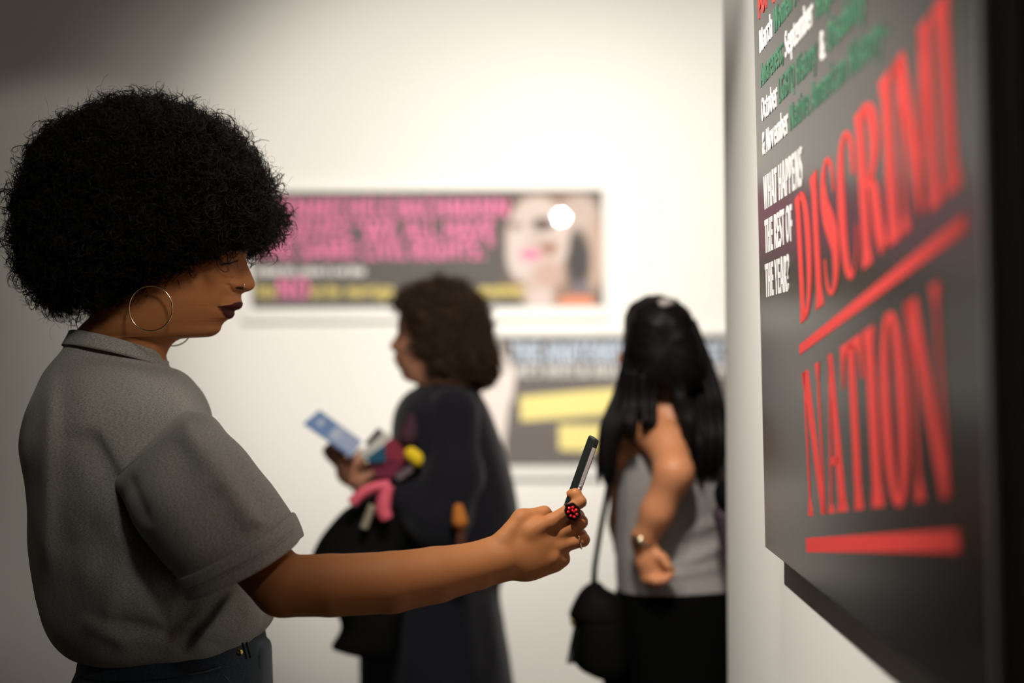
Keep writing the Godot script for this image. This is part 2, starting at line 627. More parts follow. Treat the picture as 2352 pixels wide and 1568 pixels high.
func hair_places(contour: Array, ctr: Vector2, d: float, T: float, count: int, depth_in: float, rim: float, near: float, s0: float, s1: float) -> Array:
	var out := []
	var p := pt(ctr.x, ctr.y, d)
	var lump := FastNoiseLite.new()
	lump.seed = 17
	lump.frequency = 0.9
	lump.fractal_octaves = 2
	while out.size() < count:
		var ang := rng.randf() * TAU
		var rho := sqrt(rng.randf_range(rim, 1.0))
		var e := contour_at(contour, ctr, ang)
		var q := pt(e.x, e.y, d)
		var z := T * pow(1.0 - pow(rho, 1.0 / 0.6 * 2.0), 0.5)
		if rng.randf() > near:
			z = -z
		var w := (q - p) * rho + Vector3(0, 0, z)
		var R := (q - p).length()
		var nrm := Vector3(w.x / (R * R), w.y / (R * R), w.z / (T * T)).normalized()
		var k := 1.0 - depth_in * rng.randf_range(0.35, 1.4) + 0.06 * lump.get_noise_3dv(w / R * 4.0)
		var jit := Vector3(rng.randf_range(-1, 1), rng.randf_range(-1, 1), rng.randf_range(-1, 1)) * 0.55
		out.append(along(nrm + jit, p + w * k, rng.randf_range(s0, s1)))
	return out

# ------------------------------------------------------------------ lettering
func fit_text(mb: MB, words: String, x0: float, x1: float, y0: float, cap_h: float, z: float, xf := Transform3D(), serif := false, bold := true) -> void:
	# words from x0 to x1 on the baseline y0, capitals cap_h high, on xf's xy plane at z
	var fnt := SystemFont.new()
	fnt.font_names = PackedStringArray(["Droid Serif" if serif else "Droid Sans"])
	fnt.font_weight = 700 if bold else 400
	var t := TextMesh.new()
	t.font = fnt
	t.font_size = 64
	t.pixel_size = 0.01
	t.depth = 0.02
	t.curve_step = 2.0
	t.horizontal_alignment = HORIZONTAL_ALIGNMENT_LEFT
	t.text = "H"
	var hb := t.get_aabb()
	var cap0 := hb.size.y
	t.text = words
	t.vertical_alignment = VERTICAL_ALIGNMENT_CENTER
	var arr := t.surface_get_arrays(0)
	var vs: PackedVector3Array = arr[Mesh.ARRAY_VERTEX]
	var ix: PackedInt32Array = arr[Mesh.ARRAY_INDEX] if arr[Mesh.ARRAY_INDEX] != null else PackedInt32Array(range(vs.size()))
	var lo := vs[0]; var hi := vs[0]
	for q in vs:
		lo = lo.min(q); hi = hi.max(q)
	var i0 := mb.idx.size()
	var base := mb.v.size()
	# baseline: bottom of the capitals; both meshes are centred on the line box, so H's bottom is the baseline
	for q in vs:
		var p := Vector3(x0 + (q.x - lo.x) / (hi.x - lo.x) * (x1 - x0), y0 + (q.y - hb.position.y) / cap0 * cap_h, z + (0.0006 if q.z > 0.0 else 0.0))
		mb.v.append(xf * p)
		mb.c.append(Color.WHITE)
		mb.uv.append(Vector2.ZERO)
	for i in ix:
		mb.idx.append(base + i)
	mb._fix(i0)

func stem(x0: float, x1: float, f := 0.06) -> PackedVector2Array:
	return PackedVector2Array([Vector2(x0 - f, 0), Vector2(x1 + f, 0), Vector2(x1 + f * 0.8, 0.035), Vector2(x1, 0.13), Vector2(x1, 0.87), Vector2(x1 + f * 0.8, 0.965), Vector2(x1 + f, 1), Vector2(x0 - f, 1), Vector2(x0 - f * 0.8, 0.965), Vector2(x0, 0.87), Vector2(x0, 0.13), Vector2(x0 - f * 0.8, 0.035)])

func stroke(p: Array, w: Array) -> PackedVector2Array:
	var rows := []
	for i in p.size():
		rows.append([p[i][0], p[i][1], w[i]])
	var s := rows_smooth(rows, 6)
	var a := PackedVector2Array()
	var b := PackedVector2Array()
	for i in s.size():
		var q0: Array = s[maxi(i - 1, 0)]; var q1: Array = s[mini(i + 1, s.size() - 1)]
		var t := Vector2(q1[0] - q0[0], (q1[1] - q0[1]) * 1.9).normalized()
		var nn := Vector2(-t.y, t.x / 1.9) * float(s[i][2]) * 0.5
		a.append(Vector2(s[i][0], s[i][1]) + nn)
		b.append(Vector2(s[i][0], s[i][1]) - nn)
	b.reverse()
	a.append_array(b)
	return a

func bowl(x0: float, y0: float, y1: float, x_out: float, x_in: float, hair: float) -> PackedVector2Array:
	var a := PackedVector2Array()
	var yc := (y0 + y1) * 0.5; var ry := (y1 - y0) * 0.5
	for i in 17:
		var t := PI * 0.5 - PI * i / 16.0
		a.append(Vector2(x0 + (x_out - x0) * pow(maxf(cos(t), 0.0), 0.8), yc + ry * sin(t)))
	for i in 17:
		var t := -PI * 0.5 + PI * i / 16.0
		a.append(Vector2(x0 + (x_in - x0) * pow(maxf(cos(t), 0.0), 0.8), yc + (ry - hair) * sin(t)))
	return a

func glyph(ch: String) -> Array:
	match ch:
		"D": return [stem(0.1, 0.38), bowl(0.36, 0.0, 1.0, 0.97, 0.66, 0.05)]
		"I": return [stem(0.22, 0.78, 0.14)]
		"S": return [stroke([[0.86, 0.7], [0.8, 0.88], [0.52, 0.97], [0.24, 0.83], [0.3, 0.64], [0.55, 0.5], [0.78, 0.34], [0.76, 0.14], [0.48, 0.03], [0.2, 0.1], [0.12, 0.3]], [0.06, 0.1, 0.08, 0.3, 0.4, 0.44, 0.4, 0.3, 0.08, 0.1, 0.06])]
		"C": return [stroke([[0.88, 0.66], [0.84, 0.86], [0.6, 0.975], [0.3, 0.86], [0.2, 0.5], [0.3, 0.14], [0.6, 0.025], [0.84, 0.14], [0.92, 0.32]], [0.12, 0.16, 0.07, 0.26, 0.36, 0.26, 0.07, 0.07, 0.05])]
		"R": return [stem(0.08, 0.37), bowl(0.35, 0.47, 1.0, 0.95, 0.62, 0.05), stroke([[0.5, 0.49], [0.66, 0.4], [0.76, 0.18], [0.9, 0.02]], [0.1, 0.28, 0.32, 0.24])]
		"M": return [stem(0.05, 0.12, 0.06), PackedVector2Array([Vector2(0.03, 1), Vector2(0.3, 1), Vector2(0.56, 0.3), Vector2(0.5, 0.03), Vector2(0.44, 0.03)]), PackedVector2Array([Vector2(0.44, 0.03), Vector2(0.52, 0.03), Vector2(0.82, 1), Vector2(0.74, 1)]), stem(0.74, 0.96, 0.04)]
		"N": return [stem(0.1, 0.17, 0.08), PackedVector2Array([Vector2(0.06, 1), Vector2(0.36, 1), Vector2(0.92, 0), Vector2(0.74, 0)]), PackedVector2Array([Vector2(0.85, 0), Vector2(0.92, 0), Vector2(0.92, 0.87), Vector2(1.0, 1), Vector2(0.77, 1), Vector2(0.85, 0.87)])]
		"A": return [PackedVector2Array([Vector2(0.14, 0.05), Vector2(0.22, 0.05), Vector2(0.5, 0.94), Vector2(0.46, 1)]), PackedVector2Array([Vector2(0.42, 1), Vector2(0.6, 1), Vector2(0.92, 0.06), Vector2(0.6, 0.06)]), PackedVector2Array([Vector2(0.2, 0.3), Vector2(0.7, 0.3), Vector2(0.7, 0.35), Vector2(0.22, 0.35)]), PackedVector2Array([Vector2(0.03, 0), Vector2(0.33, 0), Vector2(0.24, 0.06), Vector2(0.12, 0.06)]), PackedVector2Array([Vector2(0.52, 0), Vector2(1.0, 0), Vector2(0.93, 0.07), Vector2(0.59, 0.07)])]
		"T": return [PackedVector2Array([Vector2(0.3, 0), Vector2(0.7, 0), Vector2(0.67, 0.04), Vector2(0.64, 0.13), Vector2(0.64, 0.98), Vector2(0.36, 0.98), Vector2(0.36, 0.13), Vector2(0.33, 0.04)]), PackedVector2Array([Vector2(0.0, 0.74), Vector2(0.06, 0.74), Vector2(0.16, 0.9), Vector2(0.3, 0.95), Vector2(0.7, 0.95), Vector2(0.84, 0.9), Vector2(0.94, 0.74), Vector2(1.0, 0.74), Vector2(1.0, 1), Vector2(0.0, 1)])]
		"O": return [bowl(0.5, -0.015, 1.015, 0.98, 0.66, 0.05), mirror(bowl(0.5, -0.015, 1.015, 0.98, 0.66, 0.05))]
	return []

func mirror(p: PackedVector2Array) -> PackedVector2Array:
	var o := PackedVector2Array()
	for q in p:
		o.append(Vector2(1.0 - q.x, q.y))
	return o

func fat_word(mb: MB, word: String, widths: Array, len: float, h: float, xf: Transform3D) -> void:
	var tot := 0.0
	for w in widths:
		tot += w
	var x := 0.0
	for i in word.length():
		var w: float = widths[i] / tot * len
		for pg in glyph(word[i]):
			var q := PackedVector2Array()
			for p in pg:
				q.append(Vector2(x + (0.03 + p.x * 0.94) * w, p.y * h))
			mb.poly(q, xf, 0.0006)
		x += w

func quad_strip(mb: MB, pts: PackedVector2Array, xf: Transform3D, depth := 0.0006) -> void:
	mb.poly(pts, xf, depth)

func rect2(x0: float, y0: float, x1: float, y1: float) -> PackedVector2Array:
	return PackedVector2Array([Vector2(x0, y0), Vector2(x1, y0), Vector2(x1, y1), Vector2(x0, y1)])

# ------------------------------------------------------------------ textures
func heather(dark: Color, light: Color, seed_: int) -> ImageTexture:
	var im := Image.create(512, 512, false, Image.FORMAT_RGB8)
	var a := FastNoiseLite.new()
	a.seed = seed_
	a.noise_type = FastNoiseLite.TYPE_SIMPLEX
	a.frequency = 0.09
	a.fractal_octaves = 3
	for y in 512:
		for x in 512:
			var v := 0.5 + 0.62 * a.get_noise_2d(x * 0.3, y * 1.5 + x * 0.08)
			im.set_pixel(x, y, dark.lerp(light, clampf(v, 0.0, 1.0)))
	return ImageTexture.create_from_image(im)

func cloth(tex: Texture2D, scale: Vector3, rough := 0.9) -> StandardMaterial3D:
	var m := mat(Color.WHITE, rough, 0.25)
	m.albedo_texture = tex
	m.uv1_triplanar = true
	m.uv1_scale = scale
	m.rim_enabled = true
	m.rim = 0.25
	m.rim_tint = 0.6
	return m

# ------------------------------------------------------------------ build
func _ready() -> void:
	rng.seed = 11
	cam_basis = Basis(Vector3.UP, atan(49.0 / F)) * Basis(Vector3.RIGHT, atan(51.0 / F)) * Basis(Vector3(0, 0, 1), -0.0052)
	var cam := Camera3D.new()
	cam.name = "camera"
	var ca := CameraAttributesPhysical.new()
	ca.frustum_focal_length = 50.0
	ca.frustum_focus_distance = 1.96
	ca.exposure_aperture = 1.6
	cam.attributes = ca
	cam.transform = Transform3D(cam_basis, EYE)
	add_child(cam)
	var env := Environment.new()
	env.background_mode = Environment.BG_COLOR
	env.background_color = Color.BLACK
	env.tonemap_mode = Environment.TONE_MAPPER_LINEAR
	env.tonemap_exposure = 1.0
	env.sdfgi_enabled = true
	env.ssao_enabled = true
	env.ssil_enabled = true
	var we := WorldEnvironment.new()
	we.name = "environment"
	we.environment = env
	add_child(we)
	build_lights()
	build_room()
	build_far_posters()
	build_near_poster()
	make_tufts()
	build_photographer()
	build_reader()
	build_dark_haired()

func spot_lamp(label: String, at: Vector3, aim: Vector3, energy: float, angle: float, soft: float, size: float, glow: float, col: Color, lens_r := 0.028) -> void:
	var o := thing("track_spotlight", label, "lamp", at)
	var d := (aim - at).normalized()
	var s := d.cross(Vector3.UP).normalized()
	var u := s.cross(d)
	var body := MB.new()
	var rings := []
	for k in [[0.03, 0.0], [0.045, -0.004], [0.045, -0.10], [0.036, -0.13], [0.028, -0.14]]:
		var r := PackedVector3Array()
		for j in 24:
			r.append(d * (k[1] - 0.006) + (s * cos(TAU * j / 24) + u * sin(TAU * j / 24)) * k[0])
		rings.append(r)
	body.loft(rings)
	part("housing", body, mat(Color(0.08, 0.08, 0.08), 0.5), o)
	var stalk := MB.new()
	stalk.tube(PackedVector3Array([-d * 0.07 + u * 0.03, Vector3(-d.x * 0.07, 3.2 - at.y, -d.z * 0.07)]), 0.008, 8)
	stalk.box(Vector3(-d.x * 0.07, 3.2 - at.y - 0.015, -d.z * 0.07), Vector3(0.03, 0, 0), Vector3(0, 0.015, 0), Vector3(0, 0, 0.08), 0.004)
	part("stem", stalk, mat(Color(0.08, 0.08, 0.08), 0.5), o)
	var lens := MB.new()
	rings = []
	for k in [[lens_r + 0.001, -0.005], [lens_r, -0.001], [lens_r * 0.5, 0.001]]:
		var r := PackedVector3Array()
		for j in 24:
			r.append(d * k[1] + (s * cos(TAU * j / 24) + u * sin(TAU * j / 24)) * k[0])
		rings.append(r)
	lens.loft(rings)
	var em := mat(Color.WHITE, 0.4)
	em.emission_enabled = true
	em.emission = col
	em.emission_energy_multiplier = glow
	part("lamp_lens", lens, em, o)
	var l := SpotLight3D.new()
	l.name = "spot_beam"
	l.light_color = col
	l.light_energy = energy
	l.spot_angle = angle
	l.spot_angle_attenuation = soft
	l.spot_range = 14.0
	l.spot_attenuation = 2.0
	l.light_size = size
	l.shadow_enabled = true
	o.add_child(l)
	l.transform = Transform3D(Basis(s, u, -d), d * 0.02)

func build_lights() -> void:
	var warm := Color(1.0, 0.97, 0.925)
	spot_lamp("small black track spotlight beside the partition aimed at the pink lettered poster", Vector3(0.188, 2.363, -2.2), Vector3(-0.5, 1.85, -5.7), 6.5, 25.0, 1.0, 0.03, 500.0, warm, 0.014)
	spot_lamp("black track spotlight beyond the partition aimed at the right of the back wall", Vector3(1.1, 2.95, -2.7), Vector3(0.72, 1.6, -5.7), 8.0, 32.0, 1.0, 0.04, 20.0, warm)
	spot_lamp("black track spotlight left of centre aimed at the middle of the back wall", Vector3(-0.9, 2.85, -2.6), Vector3(0.0, 1.75, -5.7), 5.5, 31.0, 0.6, 0.03, 20.0, warm)
	spot_lamp("black track spotlight nearest the left wall aimed at the blank wall", Vector3(-2.0, 2.85, -3.6), Vector3(-1.9, 1.66, -5.7), 0.42, 24.0, 0.3, 0.06, 10.0, warm)
	spot_lamp("black track spotlight over the photographer aimed at the red lettered poster", Vector3(-0.65, 2.95, -1.1), Vector3(0.38, 1.64, -1.70), 8.5, 27.0, 1.0, 0.03, 15.0, warm)
	spot_lamp("black track spotlight in the middle of the ceiling aimed at the reading woman", Vector3(0.05, 2.95, -1.4), Vector3(0.05, 1.2, -3.2), 4.0, 36.0, 1.0, 0.1, 12.0, warm)
	spot_lamp("black track spotlight close to the partition above the viewer, aimed at the photographer", Vector3(0.22, 2.5, -0.45), Vector3(-0.32, 1.72, -2.0), 1.7, 21.0, 1.0, 0.14, 12.0, warm)

func build_room() -> void:
	var white := mat(lin(0.8, 0.787, 0.755), 0.85, 0.3)
	struct("wall_back", Vector3(0, 1.6, -5.8), Vector3(4.2, 1.6, 0.1), white)
	struct("wall_right", Vector3(0.465, 1.6, 0.1455), Vector3(0.1, 1.6, 2.8545), white)
	struct("wall_left", Vector3(-3.6, 1.6, -1.35), Vector3(0.1, 1.6, 4.35), white)
	struct("wall_far_right", Vector3(3.6, 1.6, -1.35), Vector3(0.1, 1.6, 4.35), white)
	struct("wall_front", Vector3(0, 1.6, 3.1), Vector3(3.7, 1.6, 0.1), mat(lin(0.25, 0.24, 0.23), 0.9))
	struct("ceiling", Vector3(0, 3.3, -1.35), Vector3(3.7, 0.1, 4.55), mat(lin(0.5, 0.49, 0.47), 0.9))
	struct("floor", Vector3(0, -0.1, -1.35), Vector3(3.7, 0.1, 4.55), mat(lin(0.06, 0.055, 0.05), 0.5))

func face_texture() -> ImageTexture:
	var W := 188; var H := 208
	var im := Image.create(W, H, false, Image.FORMAT_RGB8)
	# blobs in pixels of the zoomed picture: cx, cy, rx, ry, softness, colour
	var blobs := [
		[760, 700, 600, 720, 0.2, Color(0.62, 0.5, 0.43)], [1000, 420, 230, 260, 0.4, Color(0.86, 0.78, 0.74)], [1150, 800, 120, 420, 0.4, Color(0.84, 0.72, 0.65)],
		[990, 860, 130, 330, 0.35, Color(0.17, 0.14, 0.12)], [300, 640, 120, 420, 0.4, Color(0.3, 0.24, 0.21)], [600, 1180, 170, 260, 0.3, Color(0.9, 0.82, 0.78)],
		[585, 640, 330, 450, 0.1, Color(0.94, 0.86, 0.83)], [420, 800, 160, 270, 0.2, Color(0.95, 0.89, 0.87)], [700, 1000, 200, 170, 0.5, Color(0.88, 0.74, 0.69)],
		[640, 490, 120, 75, 0.5, Color(0.36, 0.29, 0.26)], [365, 500, 75, 50, 0.5, Color(0.66, 0.57, 0.53)], [700, 730, 100, 80, 0.6, Color(0.7, 0.5, 0.4)], [560, 650, 90, 30, 0.6, Color(0.8, 0.7, 0.66)],
		[520, 790, 115, 62, 0.3, Color(1.0, 0.56, 0.72)], [1010, 1120, 90, 90, 0.5, Color(0.5, 0.46, 0.5)], [980, 1270, 220, 70, 0.3, Color(1.0, 0.6, 0.42)], [620, 1240, 120, 130, 0.4, Color(0.95, 0.87, 0.85)]]
	for y in H:
		for x in W:
			var zx := 220.0 + x / float(W) * 1020.0
			var zy := 185.0 + y / float(H) * 1130.0
			var c := Color(0.26, 0.23, 0.21)
			for b in blobs:
				var r := Vector2((zx - b[0]) / b[2], (zy - b[1]) / b[3]).length()
				c = c.lerp(b[5], 1.0 - smoothstep(1.0 - b[4], 1.0 + b[4] * 0.4, r))
			im.set_pixel(x, y, c)
	return ImageTexture.create_from_image(im)

func framed(label: String, x0: float, y0: float, x1: float, y1: float, m: Array, paper: Color) -> Node3D:
	# print between those corners on the back wall, frame margins m = left, bottom, right, top
	var o := thing("framed_poster", label, "poster", Vector3((x0 + x1) * 0.5, y0, -5.7))
	var w := (x1 - x0) * 0.5
	var h := y1 - y0
	var fr := MB.new()
	var wm := mat(lin(0.78, 0.77, 0.75), 0.4)
	var L: float = -w - m[0]; var R: float = w + m[2]; var Bt: float = -m[1]; var T: float = h + m[3]
	for b in [[L, Bt, -w, T], [w, Bt, R, T], [-w, Bt, w, 0.0], [-w, h, w, T]]:
		fr.box(Vector3((b[0] + b[2]) * 0.5, (b[1] + b[3]) * 0.5, 0.016), Vector3((b[2] - b[0]) * 0.5, 0, 0), Vector3(0, (b[3] - b[1]) * 0.5, 0), Vector3(0, 0, 0.015), 0.002)
	part("frame", fr, wm, o)
	var pr := MB.new()
	pr.box(Vector3(0, h * 0.5, 0.008), Vector3(w, 0, 0), Vector3(0, h * 0.5, 0), Vector3(0, 0, 0.004))
	part("print_sheet", pr, mat(paper, 0.7), o)
	var g := MB.new()
	g.tri(Vector3(-w, 0, 0.02), Vector3(w, h, 0.02), Vector3(w, 0, 0.02))
	g.tri(Vector3(-w, 0, 0.02), Vector3(-w, h, 0.02), Vector3(w, h, 0.02))
	var gm := mat(Color(1, 1, 1, 0.04), 0.0)
	gm.transparency = BaseMaterial3D.TRANSPARENCY_ALPHA
	part("glass_pane", g, gm, o)
	return o

func build_far_posters() -> void:
	var pink := mat(lin(0.95, 0.19, 0.44), 0.7)
	var yellow := mat(lin(0.85, 0.68, 0.13), 0.7)
	var white := mat(lin(0.85, 0.83, 0.81), 0.7)
	var blue := mat(lin(0.62, 0.76, 0.95), 0.7)
	var o := framed("wide black poster with pink capital lettering and a portrait print, white frame", -1.127, 1.6466, 0.280, 2.1125, [0.04, 0.053, 0.017, 0.019], lin(0.062, 0.054, 0.05))
	var D := 5.687
	var lines := [
		["EVEN", 583, 708, 499, 42, pink], ["MICHELE", 717, 902, 499, 42, pink], ["BACHMANN", 915, 1167, 499, 42, pink],
		["BELIEVES", 583, 801, 547, 41, pink], ["\"WE", 812, 911, 547, 41, pink], ["ALL", 929, 1004, 547, 41, pink], ["HAVE", 1022, 1134, 547, 41, pink],
		["THE", 583, 675, 595, 43, pink], ["SAME", 690, 816, 595, 43, pink], ["CIVIL", 830, 935, 595, 43, pink], ["RIGHTS.\"", 947, 1134, 595, 43, pink],
		["Vote", 587, 633, 683, 30, yellow], ["NO", 639, 710, 685, 46, pink], ["on", 715, 740, 683, 30, yellow], ["the", 748, 781, 683, 30, yellow], ["marriage", 796, 904, 683, 30, yellow], ["amendment", 1096, 1202, 682, 30, yellow]]
	for l in lines:
		var a := pt(l[1], l[3], D); var b := pt(l[2], l[3], D); var c := pt(l[1], l[3] - l[4], D)
		var mb := MB.new()
		fit_text(mb, l[0], a.x - o.position.x, b.x - o.position.x, a.y - o.position.y, c.y - a.y, 0.0122)
		part("lettering", mb, l[5], o)
	var tick := MB.new()     # the small white line is too blurred to read: plain strokes in its place
	var x := 588.0
	while x < 838.0:
		var w := rng.randf_range(5.0, 9.0)
		var a := pt(x, 632, D); var b := pt(x + w, 632 - rng.randf_range(13, 19), D)
		tick.poly(rect2(a.x - o.position.x, a.y - o.position.y, b.x - o.position.x, b.y - o.position.y), Transform3D(Basis(), Vector3(0, 0, 0.0122)), 0.0006)
		x += w + (7.0 if rng.randf() < 0.18 else 2.2)
	part("small_print", tick, white, o)
	var ph := MB.new()
	var a := pt(1150, 703, D); var b := pt(1384, 444, D)
	var base := ph.v.size()
	for q in [[a.x, a.y, 0, 1], [b.x, a.y, 1, 1], [b.x, b.y, 1, 0], [a.x, b.y, 0, 0]]:
		ph.v.append(Vector3(q[0] - o.position.x, q[1] - o.position.y, 0.0121))
		ph.c.append(Color.WHITE)
		ph.uv.append(Vector2(q[2], q[3]))
	ph.idx.append_array([base, base + 2, base + 1, base, base + 3, base + 2])
	var pm := mat(Color.WHITE, 0.7)
	pm.albedo_color = lin(0.68, 0.68, 0.68)
	pm.albedo_texture = face_texture()
	part("printed_portrait", ph, pm, o)

	o = framed("wide dark poster with pale blue lettering and yellow boxes, lower on the wall", -0.36, 1.0102, 1.15, 1.5302, [0.03, 0.047, 0.03, 0.02], lin(0.11, 0.092, 0.086))
	lines = [["THE", 1175, 1241, 832, 46, blue], ["ANATOMICALLY", 1252, 1518, 832, 46, blue], ["CORRECT", 1532, 1686, 832, 46, blue], ["OSCAR", 1700, 1810, 832, 46, blue],
		["HE'S", 1186, 1243, 865, 27, white], ["WHITE", 1253, 1322, 865, 27, white], ["&", 1331, 1353, 865, 27, white], ["MALE,", 1363, 1430, 865, 27, white], ["JUST LIKE", 1445, 1560, 865, 27, white], ["THE GUYS WHO WIN!", 1572, 1800, 865, 27, white]]
	for l in lines:
		var p := pt(l[1], l[3], D); var q := pt(l[2], l[3], D); var r := pt(l[1], l[3] - l[4], D)
		var mb := MB.new()
		fit_text(mb, l[0], p.x - o.position.x, q.x - o.position.x, p.y - o.position.y, r.y - p.y, 0.0122)
		part("lettering", mb, l[5], o)
	for bx in [[[1196, 967], [1446, 948], [1446, 888], [1194, 910]], [[1284, 1033], [1500, 1042], [1500, 976], [1283, 975]]]:
		var pg := PackedVector2Array()
		for q in bx:
			var p := pt(q[0], q[1], D)
			pg.append(Vector2(p.x - o.position.x, p.y - o.position.y))
		var mb := MB.new()
		mb.poly(pg, Transform3D(Basis(), Vector3(0, 0, 0.0122)), 0.0006)
		part("yellow_box", mb, mat(lin(0.86, 0.74, 0.26), 0.7), o)
	# the pale standing figure printed at the left of the sheet
	var fig := PackedVector2Array()
	for q in [[1108, 1068], [1112, 1000], [1092, 960], [1090, 880], [1110, 830], [1122, 800], [1124, 782], [1136, 776], [1149, 786], [1150, 808], [1172, 832], [1184, 862], [1180, 900], [1168, 940], [1163, 985], [1158, 1020], [1160, 1068]]:
		var p := pt(q[0], q[1], D)
		fig.append(Vector2(p.x - o.position.x, p.y - o.position.y))
	var fm := MB.new()
	fm.poly(fig, Transform3D(Basis(), Vector3(0, 0, 0.0122)), 0.0006)
	part("printed_figure", fm, mat(lin(0.78, 0.70, 0.66), 0.7), o)

func build_near_poster() -> void:
	var lean := deg_to_rad(0.8)
	var o := thing("panel_poster", "large black poster with red and white lettering on the near partition", "poster", Vector3(0.333, 1.154, -2.06))
	o.basis = Basis(Vector3(0, 0, 1), Vector3(-sin(lean), cos(lean), 0), Vector3(-cos(lean), -sin(lean), 0))
	var W := 1.03; var H := 1.06
	var bk := MB.new()
	bk.box(Vector3(W * 0.5, H * 0.5, -0.0145), Vector3(W * 0.5, 0, 0), Vector3(0, H * 0.5, 0), Vector3(0, 0, 0.0135), 0.001)
	part("backing_box", bk, mat(lin(0.012, 0.012, 0.012), 0.6), o)
	var sheet := MB.new()
	sheet.box(Vector3((W - 0.008) * 0.5, H * 0.5, -0.0005), Vector3((W - 0.008) * 0.5, 0, 0), Vector3(0, H * 0.5, 0), Vector3(0, 0, 0.0006))
	part("print_sheet", sheet, mat(lin(0.012, 0.010, 0.010), 0.2, 0.34), o)
	var rim := MB.new()
	rim.box(Vector3(W - 0.004, H * 0.5, 0.0), Vector3(0.004, 0, 0), Vector3(0, H * 0.5, 0), Vector3(0, 0, 0.002), 0.0008)
	var rim_part := part("edge_trim", rim, mat(lin(0.2, 0.2, 0.2), 0.35), o)
	rim_part.set_meta("label", "pale grey edge strip")
	var red := mat(lin(0.72, 0.045, 0.04), 0.5)
	var white := mat(lin(0.78, 0.76, 0.76), 0.5)
	var green := mat(lin(0.05, 0.17, 0.1), 0.5)
	var Z0 := 2.06; var Y0 := 1.154
	var lines := [
		["WHAT HAPPENS", -2.005, -1.719, 1.634, 0.0465, white], ["THE REST OF", -2.003, -1.793, 1.573, 0.0465, white], ["THE YEAR?", -2.008, -1.822, 1.5115, 0.0465, white],
		["& November", -2.008, -1.806, 1.711, 0.032, white], ["Native American History–", -1.791, -1.30, 1.711, 0.032, green],
		["October", -2.009, -1.88, 1.759, 0.032, white], ["LGBTQ History", -1.867, -1.619, 1.759, 0.032, green], ["&", -1.598, -1.572, 1.757, 0.032, white], ["Disability", -1.555, -1.38, 1.759, 0.032, green],
		["Awareness;", -2.009, -1.83, 1.808, 0.032, green], ["September", -1.814, -1.635, 1.808, 0.032, white], ["Hispanic Heritage", -1.615, -1.29, 1.808, 0.032, green],
		["March", -2.013, -1.909, 1.857, 0.032, white], ["Women's History", -1.894, -1.60, 1.857, 0.032, green],
		["POP QUIZ:", -2.015, -1.80, 1.906, 0.032, red]]
	for l in lines:
		var mb := MB.new()
		fit_text(mb, l[0], l[1] + Z0, l[2] + Z0, l[3] - Y0, l[4], 0.0002)
		part("lettering", mb, l[5], o)
	var tilt := deg_to_rad(7.55)
	var tb := Basis(Vector3(0, 0, 1), tilt)
	var mb := MB.new()
	fat_word(mb, "DISCRIMI", [1.0, 0.55, 0.9, 0.95, 1.05, 0.55, 1.3, 0.55], 0.682, 0.157, Transform3D(tb, Vector3(-1.758 + Z0, 1.466 - Y0, 0.0002)))
	part("lettering", mb, red, o)
	mb = MB.new()
	fat_word(mb, "NATION", [1.1, 1.0, 0.95, 0.55, 0.95, 1.1], 0.612, 0.174, Transform3D(tb, Vector3(-1.733 + Z0, 1.233 - Y0, 0.0002)))
	part("lettering", mb, red, o)
	mb = MB.new()
	mb.poly(rect2(0, 0, 0.688, 0.0125), Transform3D(tb, Vector3(-1.76 + Z0, 1.429 - Y0, 0.0002)), 0.0006)
	part("red_bar", mb, red, o)
	mb = MB.new()
	mb.poly(rect2(0, 0, 0.636, 0.0175), Transform3D(tb, Vector3(-1.745 + Z0, 1.188 - Y0, 0.0002)), 0.0006)
	part("red_bar", mb, red, o)

# ------------------------------------------------------------------ the woman with the phone
func hz(x: float) -> float: return 1080.0 + 0.268 * x
func hy(y: float) -> float: return 980.0 + 0.268 * y

# hand capsules in pixels of the zoomed hand picture
func hcap(x0: float, y0: float, d0: float, r0: float, x1: float, y1: float, d1: float, r1: float, k := 0.006, sq := 1.0) -> Array:
	return cap(hz(x0), hy(y0), d0, r0 * 0.268, hz(x1), hy(y1), d1, r1 * 0.268, k, sq)

